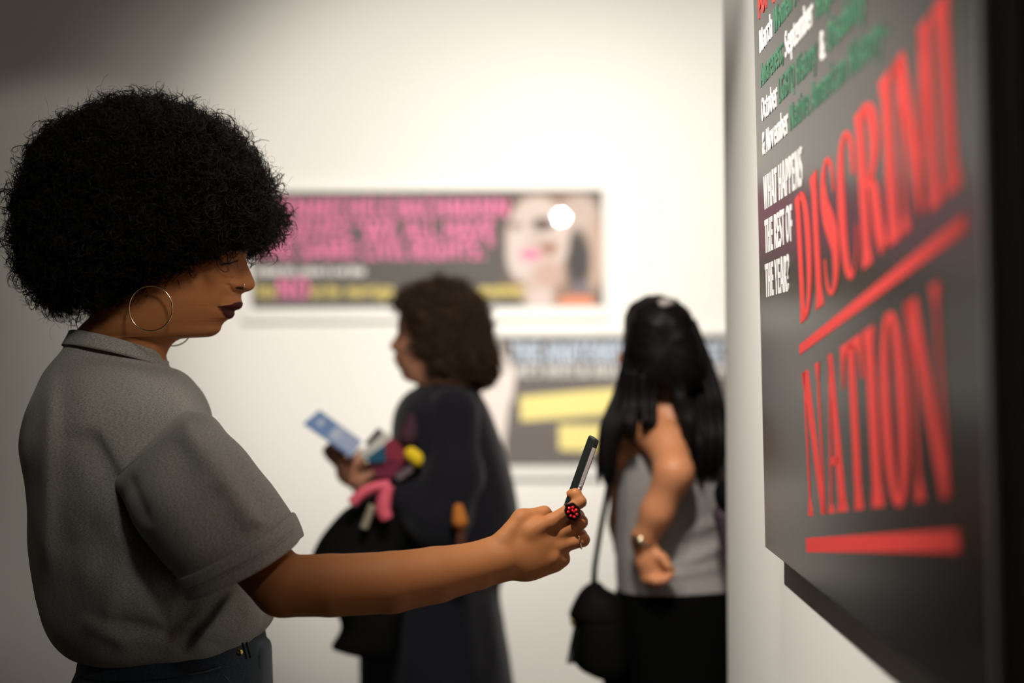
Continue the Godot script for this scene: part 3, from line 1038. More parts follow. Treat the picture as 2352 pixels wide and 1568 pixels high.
func build_photographer() -> void:
	var d0 := 2.05
	var root := thing("person", "woman with a big black afro, grey T-shirt and hoop earrings, looking at her phone", "person", Vector3(pt(330, 1500, d0).x, 0, -d0))
	var R := root.position
	var skin := Color(0.37, 0.148, 0.052)
	var body := MB.new()
	head(body, Transform3D(Basis(), pt(430, 560, d0)), skin, Color(0.055, 0.011, 0.009), Color(0.02, 0.01, 0.008), 1.25, 112)
	# trunk, legs and far arm: mostly under the clothes
	var y := func(px: float) -> float: return pt(330, px, d0).y
	var P := func(px: float, py: float, dz: float) -> Vector3: return pt(px, py, d0) + Vector3(0, 0, dz)
	var hipY: float = y.call(1600)
	var X: float = R.x
	var tr := [
		[P.call(280, 940, 0.0), P.call(330, 1180, 0.0), 0.07, 0.09, 0.05, 1.0], [P.call(330, 1180, 0.0), P.call(390, 1540, 0.0), 0.10, 0.11, 0.05, 0.9],
		[P.call(290, 990, -0.11), P.call(290, 990, 0.11), 0.045, 0.045, 0.03, 1.0], [P.call(290, 700, 0.0), P.call(275, 900, 0.0), 0.045, 0.045, 0.03, 1.0],
		[P.call(300, 960, -0.17), P.call(330, 1330, -0.2), 0.05, 0.04, 0.03, 1.0], [P.call(330, 1330, -0.2), P.call(370, 1640, -0.2), 0.04, 0.027, 0.02, 1.0], [P.call(370, 1640, -0.2), P.call(385, 1760, -0.2), 0.034, 0.022, 0.02, 1.0]]
	for s in [-1.0, 1.0]:
		tr.append([Vector3(X + 0.03, hipY, -d0 + 0.085 * s), Vector3(X + 0.03, 0.48, -d0 + 0.095 * s), 0.085, 0.055, 0.03, 1.0])
		tr.append([Vector3(X + 0.03, 0.48, -d0 + 0.095 * s), Vector3(X - 0.01, 0.09, -d0 + 0.1 * s), 0.055, 0.038, 0.03, 1.0])
	nets(body, tr, 0.016, skin)
	# near arm and hand
	var arm := [
		cap(430, 1090, 1.93, 40, 560, 1250, 1.86, 70, 0.004), cap(560, 1250, 1.86, 70, 650, 1345, 1.84, 71, 0.004), cap(650, 1345, 1.84, 71, 760, 1344, 1.84, 71, 0.004), cap(760, 1344, 1.84, 71, 900, 1337, 1.85, 70, 0.004),
		cap(900, 1337, 1.85, 70, 1000, 1320, 1.865, 64, 0.004), cap(1000, 1320, 1.865, 64, 1095, 1299, 1.88, 54, 0.004), cap(1095, 1299, 1.88, 54, 1150, 1284, 1.885, 49, 0.004, 1.15),
		hcap(220, 1130, 1.885, 182, 480, 1080, 1.89, 205, 0.012, 1.75), hcap(480, 1080, 1.89, 205, 640, 1000, 1.89, 190, 0.012, 1.75), hcap(480, 1160, 1.89, 150, 700, 1115, 1.89, 138, 0.012, 1.6),
		hcap(620, 960, 1.89, 165, 740, 940, 1.888, 125, 0.01, 1.6),
		# thumb
		hcap(300, 960, 1.885, 92, 445, 790, 1.893, 84, 0.008), hcap(445, 790, 1.893, 84, 635, 737, 1.905, 58, 0.006), hcap(635, 737, 1.905, 58, 700, 785, 1.93, 46, 0.004),
		# index
		hcap(520, 900, 1.885, 95, 700, 812, 1.878, 68, 0.008), hcap(700, 812, 1.878, 66, 948, 643, 1.874, 50, 0.005), hcap(948, 643, 1.874, 49, 905, 575, 1.878, 46, 0.003), hcap(905, 575, 1.878, 46, 858, 572, 1.886, 38, 0.004),
		# middle
		hcap(780, 900, 1.884, 78, 944, 815, 1.883, 62, 0.005), hcap(944, 815, 1.883, 60, 925, 760, 1.912, 50, 0.004), hcap(925, 760, 1.912, 50, 890, 770, 1.935, 44, 0.004),
		# ring finger
		hcap(780, 1010, 1.884, 74, 965, 968, 1.884, 58, 0.005), hcap(965, 968, 1.884, 57, 950, 925, 1.912, 48, 0.004), hcap(950, 925, 1.912, 48, 900, 915, 1.935, 42, 0.004),
		# little finger
		hcap(730, 1110, 1.886, 85, 798, 1135, 1.888, 52, 0.005), hcap(798, 1135, 1.888, 52, 795, 1085, 1.912, 44, 0.004), hcap(795, 1085, 1.912, 44, 770, 1060, 1.93, 38, 0.004)]
	nets(body, arm, 0.003, skin)
	var sm := vmat(0.6, 0.32)
	part("body", body, sm, root, root)

	# ---- T-shirt
	var tex := heather(lin(0.10, 0.097, 0.086), lin(0.46, 0.445, 0.41), 3)
	var grey := cloth(tex, Vector3(14, 14, 14))
	var shirt := MB.new()
	var rows := rows_smooth([
		[379, 829, 155, 785, 0.070, d0, 1.0, 0.0], [382, 842, 148, 800, 0.078, d0, 1.0, 0.0], [404, 852, 134, 830, 0.105, d0, 0.95, 0.0], [425, 870, 117, 868, 0.140, d0, 0.92, 0.0], [449, 903, 100, 920, 0.172, d0, 0.9, 0.0],
		[466, 943, 90, 965, 0.188, d0, 0.88, 0.0], [478, 1000, 83, 1020, 0.195, d0, 0.88, 0.0], [515, 1080, 86, 1090, 0.192, d0, 0.88, 0.0], [540, 1190, 91, 1200, 0.186, d0, 0.88, 0.0], [572, 1270, 98, 1270, 0.182, d0, 0.88, 0.0],
		[606, 1335, 108, 1350, 0.180, d0, 0.88, 0.0], [624, 1388, 122, 1410, 0.176, d0, 0.88, 0.0], [621, 1420, 145, 1455, 0.170, d0, 0.88, 0.0], [613, 1440, 172, 1484, 0.163, d0, 0.88, 0.0], [598, 1458, 203, 1497, 0.152, d0, 0.88, 0.0], [585, 1470, 220, 1510, 0.135, d0, 0.9, 0.0]], 8)
	var rings := rings_of(rows, 160)
	fold_rings(rings, [
		[548, 1352, 440, 1490, 44, 12, 0.015], [470, 1400, 380, 1490, 30, 16, 0.006], [265, 1120, 190, 1330, 14, 26, 0.006], [310, 1220, 250, 1430, 14, 34, 0.010], [230, 1080, 170, 1240, 14, 34, 0.006], [205, 990, 330, 1215, 14, 40, -0.010], [330, 1215, 420, 1350, 14, 40, -0.010], [120, 850, 112, 1330, 16, 26, 0.012], [150, 1180, 330, 1320, 40, 60, -0.006],
		[160, 1300, 420, 1440, 40, 50, 0.006], [250, 1420, 520, 1480, 14, 22, -0.006], [400, 850, 475, 935, 9, 12, 0.006], [345, 800, 440, 900, 12, 18, 0.004], [190, 1420, 300, 1480, 16, 20, 0.006], [200, 850, 180, 1000, 40, 60, 0.004],
		[560, 1400, 610, 1370, 8, 16, 0.006]])
	crumple(rings, 4, 0.006)
	shirt.loft(rings)
	var sh := part("t_shirt", shirt, grey, root, root)
	sh.set_meta("label", "loose heather grey T-shirt")
	# collar rib
	var col := MB.new()
	rows = rows_smooth([
		[380, 845, 148, 797, 0.080, d0, 1.0, 0.0], [381, 840, 151, 792, 0.0815, d0, 1.0, 0.0], [379, 829, 157, 781, 0.078, d0, 1.0, 0.0], [377, 818, 162, 770, 0.0735, d0, 1.0, 0.0], [375, 813, 164, 765, 0.070, d0, 1.0, 0.0], [372, 813, 168, 765, 0.066, d0, 1.0, 0.0], [372, 822, 168, 778, 0.064, d0, 1.0, 0.0]], 3)
	rings = rings_of(rows, 96)
	for i in rings.size():
		var r: PackedVector3Array = rings[i]
		for j in r.size():
			var t := TAU * j / 96.0
			r[j] = r[j] + Vector3(0, 0.011 * absf(sin(t)), 0)
		rings[i] = r
	col.loft(rings, false, false)
	part("collar", col, grey, sh, root)
	# near sleeve with a rolled cuff
	var sl := MB.new()
	rows = rows_smooth([
		[395, 945, 310, 1000, 0.010, 2.03, 0.9, 0.0], [478, 948, 266, 1102, 0.055, 1.905, 0.9, 0.0], [525, 1000, 288, 1150, 0.079, 1.89, 0.9, 0.0], [572, 1051, 320, 1204, 0.091, 1.878, 0.9, 0.002], [618, 1108, 358, 1258, 0.094, 1.872, 0.9, 0.004], [652, 1160, 395, 1304, 0.093, 1.868, 0.9, 0.006], [667, 1188, 412, 1325, 0.092, 1.866, 0.9, 0.008]], 8)
	rows.append_array(rows_smooth([[666, 1180, 409, 1318, 0.094, 1.866, 0.9, 0.008], [672, 1184, 408, 1322, 0.098, 1.865, 0.9, 0.009], [681, 1206, 415, 1340, 0.099, 1.864, 0.9, 0.010], [690, 1232, 424, 1359, 0.099, 1.863, 0.9, 0.011], [688, 1238, 427, 1363, 0.097, 1.863, 0.9, 0.011], [680, 1238, 434, 1360, 0.092, 1.863, 0.9, 0.010], [660, 1205, 428, 1325, 0.088, 1.865, 0.9, 0.006], [620, 1130, 400, 1250, 0.08, 1.87, 0.9, 0.0]], 5))
	rings = rings_of(rows, 120)
	fold_rings(rings, [
		[425, 958, 545, 1095, 9, 46, 0.019], [535, 1083, 605, 1200, 9, 46, 0.020], [480, 950, 640, 1150, 20, 30, -0.006], [350, 1100, 470, 1290, 60, 60, 0.008], [540, 1010, 655, 1170, 8, 22, 0.010], [300, 1090, 345, 1200, 12, 18, -0.006], [380, 1000, 470, 1180, 40, 50, -0.004]])
	crumple(rings, 9, 0.005)
	sl.loft(rings, true, false)
	var slp := part("sleeve", sl, grey, sh, root)
	# stitched hem line of the cuff and the shoulder seam
	var seam := MB.new()
	for off in [0.25, 0.45]:
		var pts := PackedVector3Array()
		for i in range(4, 57):
			var ra: PackedVector3Array = rings[rings.size() - 28]
			var rb: PackedVector3Array = rings[rings.size() - 22]
			pts.append(ra[i].lerp(rb[i], off) + Vector3(0, 0, 0.0006))
		seam.tube(pts, 0.0007, 5)
	var pts2 := PackedVector3Array()
	for i in range(2, 58):
		pts2.append(rings[8][i])
	seam.tube(pts2, 0.0012, 5)
	part("seam", seam, grey, sh, root)
	# far sleeve, hidden behind the trunk
	var fs := MB.new()
	rows = rows_smooth([[400, 930, 200, 960, 0.06, 2.17, 0.9, 0.0], [420, 1000, 190, 1020, 0.08, 2.22, 0.9, 0.0], [440, 1150, 210, 1160, 0.08, 2.245, 0.9, 0.0], [440, 1240, 220, 1250, 0.08, 2.25, 0.9, 0.0], [420, 1240, 235, 1250, 0.07, 2.25, 0.9, 0.0], [410, 1180, 240, 1190, 0.06, 2.25, 0.9, 0.0]], 4)
	fs.loft(rings_of(rows, 40))
	part("sleeve", fs, grey, sh, root)

	# ---- jeans
	var dtex := heather(lin(0.008, 0.012, 0.018), lin(0.05, 0.07, 0.095), 8)
	var denim := cloth(dtex, Vector3(14, 14, 14), 0.8)
	var jn := MB.new()
	rows = rows_smooth([[588, 1452, 212, 1482, 0.135, d0, 0.9, 0.0], [599, 1462, 203, 1492, 0.146, d0, 0.9, 0.0], [604, 1480, 200, 1505, 0.150, d0, 0.9, 0.0], [611, 1520, 190, 1530, 0.158, d0, 0.9, 0.0], [617, 1570, 176, 1570, 0.168, d0, 0.9, 0.0], [618, 1640, 168, 1640, 0.176, d0, 0.9, 0.0], [600, 1720, 172, 1720, 0.18, d0, 0.9, 0.0], [560, 1790, 200, 1790, 0.17, d0, 0.9, 0.0]], 5)
	rings = rings_of(rows, 80)
	fold_rings(rings, [[540, 1490, 590, 1568, 10, 14, 0.004], [470, 1520, 400, 1600, 20, 20, 0.004]])
	jn.loft(rings)
	for s in [-1.0, 1.0]:
		var lr := []
		for k in [[0.85, 0.10, 0.02], [0.7, 0.095, 0.025], [0.48, 0.075, 0.03], [0.3, 0.068, 0.01], [0.1, 0.062, 0.0], [0.07, 0.06, 0.0]]:
			var r := PackedVector3Array()
			for j in 28:
				r.append(Vector3(X + k[2] + k[1] * cos(TAU * j / 28), k[0], -d0 + 0.095 * s + k[1] * 0.95 * sin(TAU * j / 28)))
			lr.append(r)
		jn.loft(lr)
	var jp := part("jeans", jn, denim, root, root)
	jp.set_meta("label", "dark blue jeans")
	var wb := MB.new()
	rows = [[600, 1455, 201, 1486, 0.1475, d0, 0.9, 0.0], [602, 1457, 199, 1488, 0.151, d0, 0.9, 0.0], [608, 1492, 193, 1518, 0.157, d0, 0.9, 0.0], [606, 1495, 195, 1520, 0.154, d0, 0.9, 0.0]]
	wb.loft(rings_of(rows, 80), false, false)
	# belt loop and pocket edges
	for poly in [[[557, 1476], [561, 1492], [567, 1512]], [[566, 1474], [571, 1492], [576, 1510]]]:
		var ps := []
		for q in poly:
			ps.append(pt(q[0], q[1], d0 - 0.112))
		wb.tube(curve_pts(ps, 5), 0.0016, 6)
	part("waistband", wb, denim, jp, root)
	var st := MB.new()
	for poly in [[[488, 1498, 0.146], [520, 1495, 0.137], [549, 1490, 0.12]], [[556, 1508, 0.122], [572, 1530, 0.115], [576, 1546, 0.112]], [[576, 1546, 0.112], [545, 1558, 0.135], [510, 1572, 0.150]]]:
		var ps := []
		for q in poly:
			ps.append(pt(q[0], q[1], d0) + Vector3(0, 0, q[2]))
		st.tube(curve_pts(ps, 5), 0.0012, 5)
	part("pocket_stitching", st, mat(lin(0.05, 0.07, 0.09), 0.8), jp, root)
	var rv := MB.new()
	var rc := pt(551, 1498, d0 - 0.128)
	rv.tube(PackedVector3Array([rc + Vector3(0, 0, -0.004), rc + Vector3(0, 0, 0.002), rc + Vector3(0, 0, 0.0035)]), PackedFloat32Array([0.0045, 0.0045, 0.002]), 14)
	part("rivet", rv, metal(lin(0.8, 0.55, 0.2), 0.2), jp, root)
	# fly flap standing off at the front
	var fl := MB.new()
	rows = rows_smooth([[600, 1456, 586, 1462, 0.03, 2.06, 0.9, 0.0], [606, 1470, 590, 1480, 0.04, 2.06, 0.9, 0.0], [617, 1486, 592, 1495, 0.045, 2.06, 0.9, 0.0], [618, 1530, 596, 1530, 0.05, 2.06, 0.9, 0.0], [620, 1600, 600, 1600, 0.05, 2.06, 0.9, 0.0]], 4)
	fl.loft(rings_of(rows, 24))
	part("fly_flap", fl, denim, jp, root)
	shoes(root, X + 0.03, -d0, 0.1, 1.0, mat(Color(0.08, 0.08, 0.08), 0.5))

	# ---- hair
	var contour := []
	for q in [[118, 731], [74, 672], [50, 596], [48, 516], [63, 440], [90, 368], [150, 300], [211, 264], [293, 236], [370, 232], [445, 248], [508, 282], [574, 320], [616, 376], [647, 438], [654, 498], [648, 543], [625, 561], [600, 582], [572, 572], [548, 588], [505, 608], [450, 630], [402, 645], [390, 660], [350, 676], [313, 685], [290, 715], [214, 726], [192, 724], [147, 737]]:
		contour.append(Vector2(q[0], q[1]))
	var hc := Vector2(335, 470)
	var hair_m := mat(lin(0.006, 0.0048, 0.004), 0.45, 0.3)
	var hair := MB.new()
	hair_mass(hair, contour, hc, d0, 0.165, 0.8, 0.02)
	part("hair", hair, mat(lin(0.004, 0.0033, 0.003), 0.9, 0.2), root, root)
	var pl := hair_places(contour, hc, d0, 0.18, 6000, 0.17, 0.0, 0.8, 0.7, 1.1)
	pl.append_array(hair_places(contour, hc, d0, 0.15, 1800, 0.17, 0.78, 0.6, 0.7, 1.1))
	for i in pl.size():
		pl[i].origin -= R
	scatter("hair_curls", tufts, pl, hair_m, root)
	pl = hair_places(contour, hc, d0, 0.18, 500, 0.13, 0.0, 0.8, 0.8, 1.2)
	pl.append_array(hair_places(contour, hc, d0, 0.14, 1900, 0.12, 0.82, 0.55, 0.8, 1.3))
	for i in pl.size():
		pl[i].origin -= R
	scatter("hair_frizz", frizz, pl, hair_m, root)

	# ---- jewellery worn
	var gold := metal(lin(0.85, 0.66, 0.38), 0.18)
	for e in [[346, 708, d0 - 0.088, 50.0, 52.0], [398, 742, d0 + 0.075, 46.0, 52.0]]:
		var mb := MB.new()
		var pts := PackedVector3Array()
		for i in 64:
			var a := TAU * i / 64
			pts.append(pt(e[0] + e[3] * cos(a), e[1] + e[4] * sin(a), e[2]))
		mb.tube(pts, 0.0011, 8, true)
		part("hoop_earring", mb, gold, root, root)
	var nr := MB.new()
	var np := PackedVector3Array()
	for i in 9:
		var a := PI * i / 8.0
		np.append(pt(560.5 + 1.5 * sin(a), 656 - 6.5 * cos(a), d0 - 0.0205) + Vector3(0, 0, 0.002 * sin(a)))
	nr.tube(np, 0.0006, 6)
	part("nose_ring", nr, metal(lin(0.9, 0.88, 0.85), 0.15), root, root)
	# gold band on the ring finger
	var rb := MB.new()
	var bp := PackedVector3Array()
	var c0 := pt(hz(938), hy(978), 1.884)
	var ax := (pt(hz(965), hy(968), 1.884) - pt(hz(780), hy(1010), 1.884)).normalized()
	var e1 := ax.cross(Vector3(0, 0, 1)).normalized(); var e2 := ax.cross(e1)
	for i in 40:
		var a := TAU * i / 40
		bp.append(c0 + (e1 * cos(a) + e2 * sin(a)) * 0.0100)
	rb.tube(bp, 0.0011, 8, true)
	part("finger_ring", rb, gold, root, root)
	# flower ring with red stones on the index finger
	rb = MB.new()
	bp = PackedVector3Array()
	ax = (pt(hz(948), hy(643), 1.874) - pt(hz(700), hy(812), 1.878)).normalized()
	e1 = ax.cross(Vector3(0, 0, 1)).normalized(); e2 = ax.cross(e1)
	c0 = pt(hz(848), hy(711), 1.876)
	for i in 40:
		var a := TAU * i / 40
		bp.append(c0 + (e1 * cos(a) + e2 * sin(a)) * 0.0096)
	rb.tube(bp, 0.0012, 8, true)
	var rp := part("finger_ring", rb, gold, root, root)
	var fc := pt(hz(878), hy(727), 1.862)
	var bx := Vector3(0.86, 0.5, 0.1).normalized(); var by := Vector3(-0.5, 0.86, 0.15).normalized()
	var bz := bx.cross(by)
	var setting := MB.new()
	var sr := []
	for k in [[0.6, -0.006], [1.0, -0.002], [1.03, 0.0], [0.95, 0.0012], [0.5, 0.0016]]:
		var r := PackedVector3Array()
		for j in 72:
			var a := TAU * j / 72
			var rr: float = 0.0112 * k[0] * (1.0 + 0.09 * absf(cos(a * 3.5)))
			r.append(fc + bx * rr * 0.82 * cos(a) + by * rr * 1.08 * sin(a) + bz * k[1])
		sr.append(r)
	setting.loft(sr)
	part("flower_setting", setting, metal(lin(0.05, 0.03, 0.025), 0.4), rp, root)
	var ruby := mat(lin(0.75, 0.01, 0.015), 0.12, 0.7)
	for i in 9:
		var a := TAU * i / 7.0
		var rr := 0.0062 if i < 7 else 0.002
		var c := fc + bx * rr * 0.85 * cos(a) + by * rr * 1.1 * sin(a) + bz * 0.0018
		var g := MB.new()
		g.tube(PackedVector3Array([c - bz * 0.002, c, c + bz * 0.0012, c + bz * 0.0018]), PackedFloat32Array([0.0019, 0.0021, 0.0015, 0.0006]), 8)
		part("red_stone", g, ruby, rp, root)

	# ---- the phone
	var top := pt(hz(1086), hy(108), 1.893); var bot := pt(hz(800), hy(905), 1.893)
	var up := (top - bot).normalized()
	var wide := Vector3(-0.075, 0, -1.0)
	wide = (wide - up * wide.dot(up)).normalized()
	var thick := up.cross(wide).normalized()
	if thick.x > 0.0:
		thick = -thick              # towards her face: the screen side
	var len := (top - bot).length()
	var pc := (top + bot) * 0.5 + wide * 0.033
	var ph := thing("smartphone", "slim dark smartphone seen edge on in the woman's raised hand", "phone", pc)
	var mb := MB.new()
	mb.box(Vector3.ZERO, wide * 0.0335, up * len * 0.5, thick * 0.0038, 0.0014)
	part("case", mb, mat(lin(0.014, 0.017, 0.016), 0.5, 0.25), ph)
	mb = MB.new()
	mb.box(thick * 0.0038, wide * 0.031, up * (len * 0.5 - 0.003), thick * 0.0004)
	part("screen", mb, mat(lin(0.004, 0.006, 0.0055), 0.5, 0.12), ph)
	mb = MB.new()
	mb.box(-wide * 0.0336 - thick * 0.0004, up * (len * 0.5 - 0.012), thick * 0.0024, wide * 0.0006, 0.0003)
	part("metal_band", mb, mat(lin(0.36, 0.32, 0.32), 0.3), ph)
	for k in [[0.205, 0.0022], [0.175, 0.0018], [0.33, 0.0012]]:
		mb = MB.new()
		var c: Vector3 = -wide * 0.0342 - up * len * (k[0] - 0.17) - thick * 0.0004
		mb.tube(PackedVector3Array([c + wide * 0.001, c, c - wide * 0.0006]), PackedFloat32Array([k[1], k[1], k[1] * 0.5]), 12)
		part("side_button", mb, metal(lin(0.6, 0.58, 0.56), 0.2), ph)

func shoes(root: Node3D, x: float, z: float, gap: float, face: float, m: Material) -> void:
	for s in [-1.0, 1.0]:
		var mb := MB.new()
		var rings := []
		for k in [[-0.09, 0.02, 0.03], [-0.085, 0.05, 0.036], [-0.03, 0.055, 0.038], [0.05, 0.04, 0.044], [0.12, 0.03, 0.042], [0.155, 0.02, 0.02]]:
			var r := PackedVector3Array()
			for j in 20:
				var a := TAU * j / 20
				r.append(Vector3(x + face * k[0], maxf(0.0, k[1] + k[1] * sin(a)), z + s * gap + k[2] * cos(a)))
			rings.append(r)
		mb.loft(rings)
		part("shoe", mb, m, root, root)

# ------------------------------------------------------------------ the woman reading leaflets
func build_reader() -> void:
	push = 0.3
	var d0 := 3.0
	var z0 := -(d0 + push)
	var root := thing("person", "woman in a navy coat with brown curly bob, reading a leaflet in profile", "person", Vector3(pt(1020, 1200, d0).x, 0, z0))
	var R := root.position
	var X := R.x
	var skin := Color(0.46, 0.21, 0.125)
	var body := MB.new()
	# same head, facing left, held higher: nose tip at (894, 792)
	var k := 0.9
	var hb := Basis(Vector3.UP, deg_to_rad(-14.0)) * Basis(Vector3(0, 0, 1), deg_to_rad(-14.0)) * Basis.from_scale(Vector3(-k, k, k))
	var nose := Vector3((587.0 - 430.0) / 1594.0, -(654.0 - 560.0) / 1594.0, 0)
	head(body, Transform3D(hb, pt(895, 793, d0) - hb * nose), skin, Color(0.3, 0.08, 0.07), Color(0.03, 0.02, 0.02), 3.0, 64, 800.0, 0.76)
	var P := func(px: float, py: float, dz: float) -> Vector3: return pt(px, py, d0) + Vector3(0, 0, dz)
	var tr := [
		[P.call(1030, 1000, 0.0), P.call(1020, 1300, 0.0), 0.08, 0.11, 0.05, 1.0], [P.call(1020, 1300, 0.0), P.call(1010, 1520, 0.0), 0.12, 0.13, 0.05, 1.0], [P.call(1040, 1010, -0.12), P.call(1040, 1010, 0.1), 0.045, 0.045, 0.03, 1.0],
		[P.call(990, 800, 0.0), P.call(1012, 950, 0.0), 0.045, 0.045, 0.03, 1.0]]
	for s in [-1.0, 1.0]:
		tr.append([Vector3(X, 0.8, z0 + 0.09 * s), Vector3(X, 0.45, z0 + 0.09 * s), 0.09, 0.058, 0.03, 1.0])
		tr.append([Vector3(X, 0.45, z0 + 0.09 * s), Vector3(X + 0.01, 0.09, z0 + 0.09 * s), 0.058, 0.04, 0.03, 1.0])
	nets(body, tr, 0.018, skin)
	# both forearms and hands
	var dz := 2.86
	var hand := [
		cap(960, 1190, 2.83, 42, 885, 1130, 2.84, 34, 0.02), cap(885, 1130, 2.84, 34, 838, 1100, dz, 30, 0.015), cap(838, 1100, dz, 32, 805, 1080, dz, 34, 0.015, 1.3),
		cap(808, 1085, dz, 30, 822, 1060, dz - 0.02, 18, 0.01), cap(822, 1060, dz - 0.02, 14, 828, 1040, dz - 0.02, 11, 0.006),
		cap(795, 1078, dz - 0.015, 14, 775, 1050, dz - 0.02, 10, 0.006), cap(775, 1050, dz - 0.02, 10, 790, 1040, dz - 0.025, 9, 0.005),
		cap(790, 1070, dz, 14, 764, 1052, dz, 10, 0.006), cap(764, 1052, dz, 10, 778, 1036, dz - 0.015, 9, 0.005),
		cap(788, 1075, dz + 0.02, 13, 756, 1045, dz + 0.02, 10, 0.006), cap(756, 1045, dz + 0.02, 10, 766, 1030, dz + 0.01, 9, 0.005),
		cap(785, 1070, dz + 0.035, 12, 750, 1035, dz + 0.035, 9, 0.006), cap(750, 1035, dz + 0.035, 9, 758, 1024, dz + 0.03, 8, 0.005)]
	nets(body, hand, 0.005, skin)
	var far := [
		cap(1000, 950, 3.14, 40, 960, 1160, 3.14, 36, 0.02), cap(960, 1160, 3.14, 36, 850, 1130, 3.1, 28, 0.02), cap(850, 1130, 3.1, 28, 825, 1105, 3.06, 26, 0.01, 1.3)]
	for q in [[-6, -20, 0.0], [4, -22, -0.02], [14, -20, -0.04], [22, -14, -0.055]]:
		far.append(cap(830 + q[0], 1100, 3.05 + q[2] * 0.5, 10, 838 + q[0], 1100 + q[1] * 1.6, 3.03 + q[2] * 0.5, 8, 0.006))
	far.append(cap(815, 1105, 3.05, 11, 812, 1075, 3.02, 9, 0.006))
	nets(body, far, 0.007, skin)
	part("body", body, vmat(0.5, 0.45), root, root)

	var navy := cloth(heather(lin(0.003, 0.003, 0.005), lin(0.012, 0.0115, 0.018), 21), Vector3(5, 5, 5))
	var coat := MB.new()
	var rows := rows_smooth([
		[1078, 840, 990, 862, 0.075, d0, 1.0, 0.0], [1090, 872, 962, 884, 0.082, d0, 1.0, 0.0], [1108, 910, 934, 902, 0.125, d0, 0.95, 0.0], [1124, 940, 914, 928, 0.165, d0, 0.92, 0.0], [1140, 980, 903, 965, 0.185, d0, 0.9, 0.0],
		[1160, 1035, 900, 1040, 0.20, d0, 0.9, 0.0], [1178, 1100, 900, 1110, 0.20, d0, 0.9, 0.0], [1192, 1180, 890, 1190, 0.20, d0, 0.9, 0.0], [1192, 1260, 872, 1270, 0.20, d0, 0.9, 0.0], [1150, 1345, 850, 1350, 0.20, d0, 0.9, 0.0], [1158, 1430, 836, 1430, 0.20, d0, 0.9, 0.0],
		[1170, 1500, 828, 1500, 0.205, d0, 0.9, 0.0], [1180, 1568, 828, 1568, 0.21, d0, 0.9, 0.0], [1200, 1700, 820, 1700, 0.22, d0, 0.9, 0.0], [1210, 1850, 815, 1850, 0.22, d0, 0.9, 0.0]], 6)
	var rings := rings_of(rows, 90)
	fold_rings(rings, [[1110, 920, 1180, 1200, 20, 20, 0.012], [1060, 1300, 1090, 1560, 18, 18, 0.012], [960, 1300, 940, 1560, 20, 20, 0.012], [1130, 1350, 1150, 1560, 14, 14, 0.008]])
	coat.loft(rings)
	var cp := part("coat", coat, navy, root, root)
	cp.set_meta("label", "dark navy coat")
	# near sleeve: upper arm down to the elbow, forearm forward
	var sl := MB.new()
	var arm := [cap(1040, 950, 2.88, 62, 1040, 1100, 2.83, 64, 0.04), cap(1040, 1100, 2.83, 64, 1010, 1200, 2.80, 62, 0.04), cap(1010, 1200, 2.80, 62, 905, 1135, 2.83, 45, 0.04), cap(905, 1135, 2.83, 45, 892, 1128, 2.83, 44, 0.02)]
	nets(sl, arm, 0.012, Color.WHITE)
	part("sleeve", sl, navy, cp, root)
	var scarf := MB.new()
	nets(scarf, [cap(948, 955, 2.86, 14, 936, 1005, 2.80, 22, 0.03)], 0.008, Color.WHITE)
	var scp := part("scarf", scarf, mat(lin(0.035, 0.006, 0.018), 0.9), root, root)
	scp.set_meta("label", "dark plum scarf end")
	shoes(root, X, z0, 0.09, -1.0, mat(Color(0.05, 0.05, 0.05), 0.5))

	var contour := []
	for q in [[902, 699], [917, 667], [965, 643], [1016, 636], [1068, 647], [1107, 679], [1120, 720], [1130, 770], [1146, 810], [1151, 850], [1138, 884], [1107, 897], [1075, 902], [1010, 908], [978, 892], [972, 841], [957, 826], [937, 812], [934, 800], [953, 792], [957, 774], [941, 758], [933, 731], [918, 711], [905, 708]]:
		contour.append(Vector2(q[0], q[1]))
	var hc := Vector2(1035, 765)
	var hair := MB.new()
	hair_mass(hair, contour, hc, d0, 0.115, 0.97, 0.02)
	var brown := mat(lin(0.05, 0.024, 0.009), 0.5, 0.5)
	part("hair", hair, mat(lin(0.026, 0.013, 0.005), 0.8, 0.3), root, root)
	var pl := hair_places(contour, hc, d0, 0.108, 2200, 0.11, 0.0, 0.75, 0.7, 1.1)
	for i in pl.size():
		pl[i].origin -= R
	scatter("hair_curls", tufts, pl, brown, root)

	# ---- what she holds
	var lf := thing("leaflet", "light blue leaflet with white printed circles held up by the navy coated woman", "leaflet", pt(770, 1000, 2.8))
	var lp := lf.position
	var q := [pt(696, 974, 2.78), pt(733, 943, 2.87), pt(830, 1014, 2.85), pt(806, 1050, 2.77)]
	var mb := MB.new()
	sheet(mb, q, 0.002)
	part("cover", mb, mat(lin(0.13, 0.22, 0.42), 0.4), lf, lf)
	mb = MB.new()
	sheet(mb, [lerp_q(q, 0.45, 0.08), lerp_q(q, 0.45, 0.92), lerp_q(q, 0.98, 0.92), lerp_q(q, 0.98, 0.08)], 0.0026)
	part("pale_print", mb, mat(lin(0.30, 0.36, 0.52), 0.4), lf, lf)
	for e in [[0.2, 0.5, 0.2, 0.06], [0.55, 0.5, 0.26, 0.08]]:
		mb = MB.new()
		var ring := []
		for i in 12:
			var a := TAU * i / 12
			ring.append(lerp_q(q, e[0] + e[3] * cos(a), e[1] + e[2] * sin(a)))
		fan(mb, ring, 0.0034)
		part("printed_circle", mb, mat(lin(0.42, 0.47, 0.56), 0.5), lf, lf)

	var bk := thing("booklet", "folded booklet printed in crimson, teal and white clasped against the navy sleeve", "booklet", pt(870, 1060, 2.84))
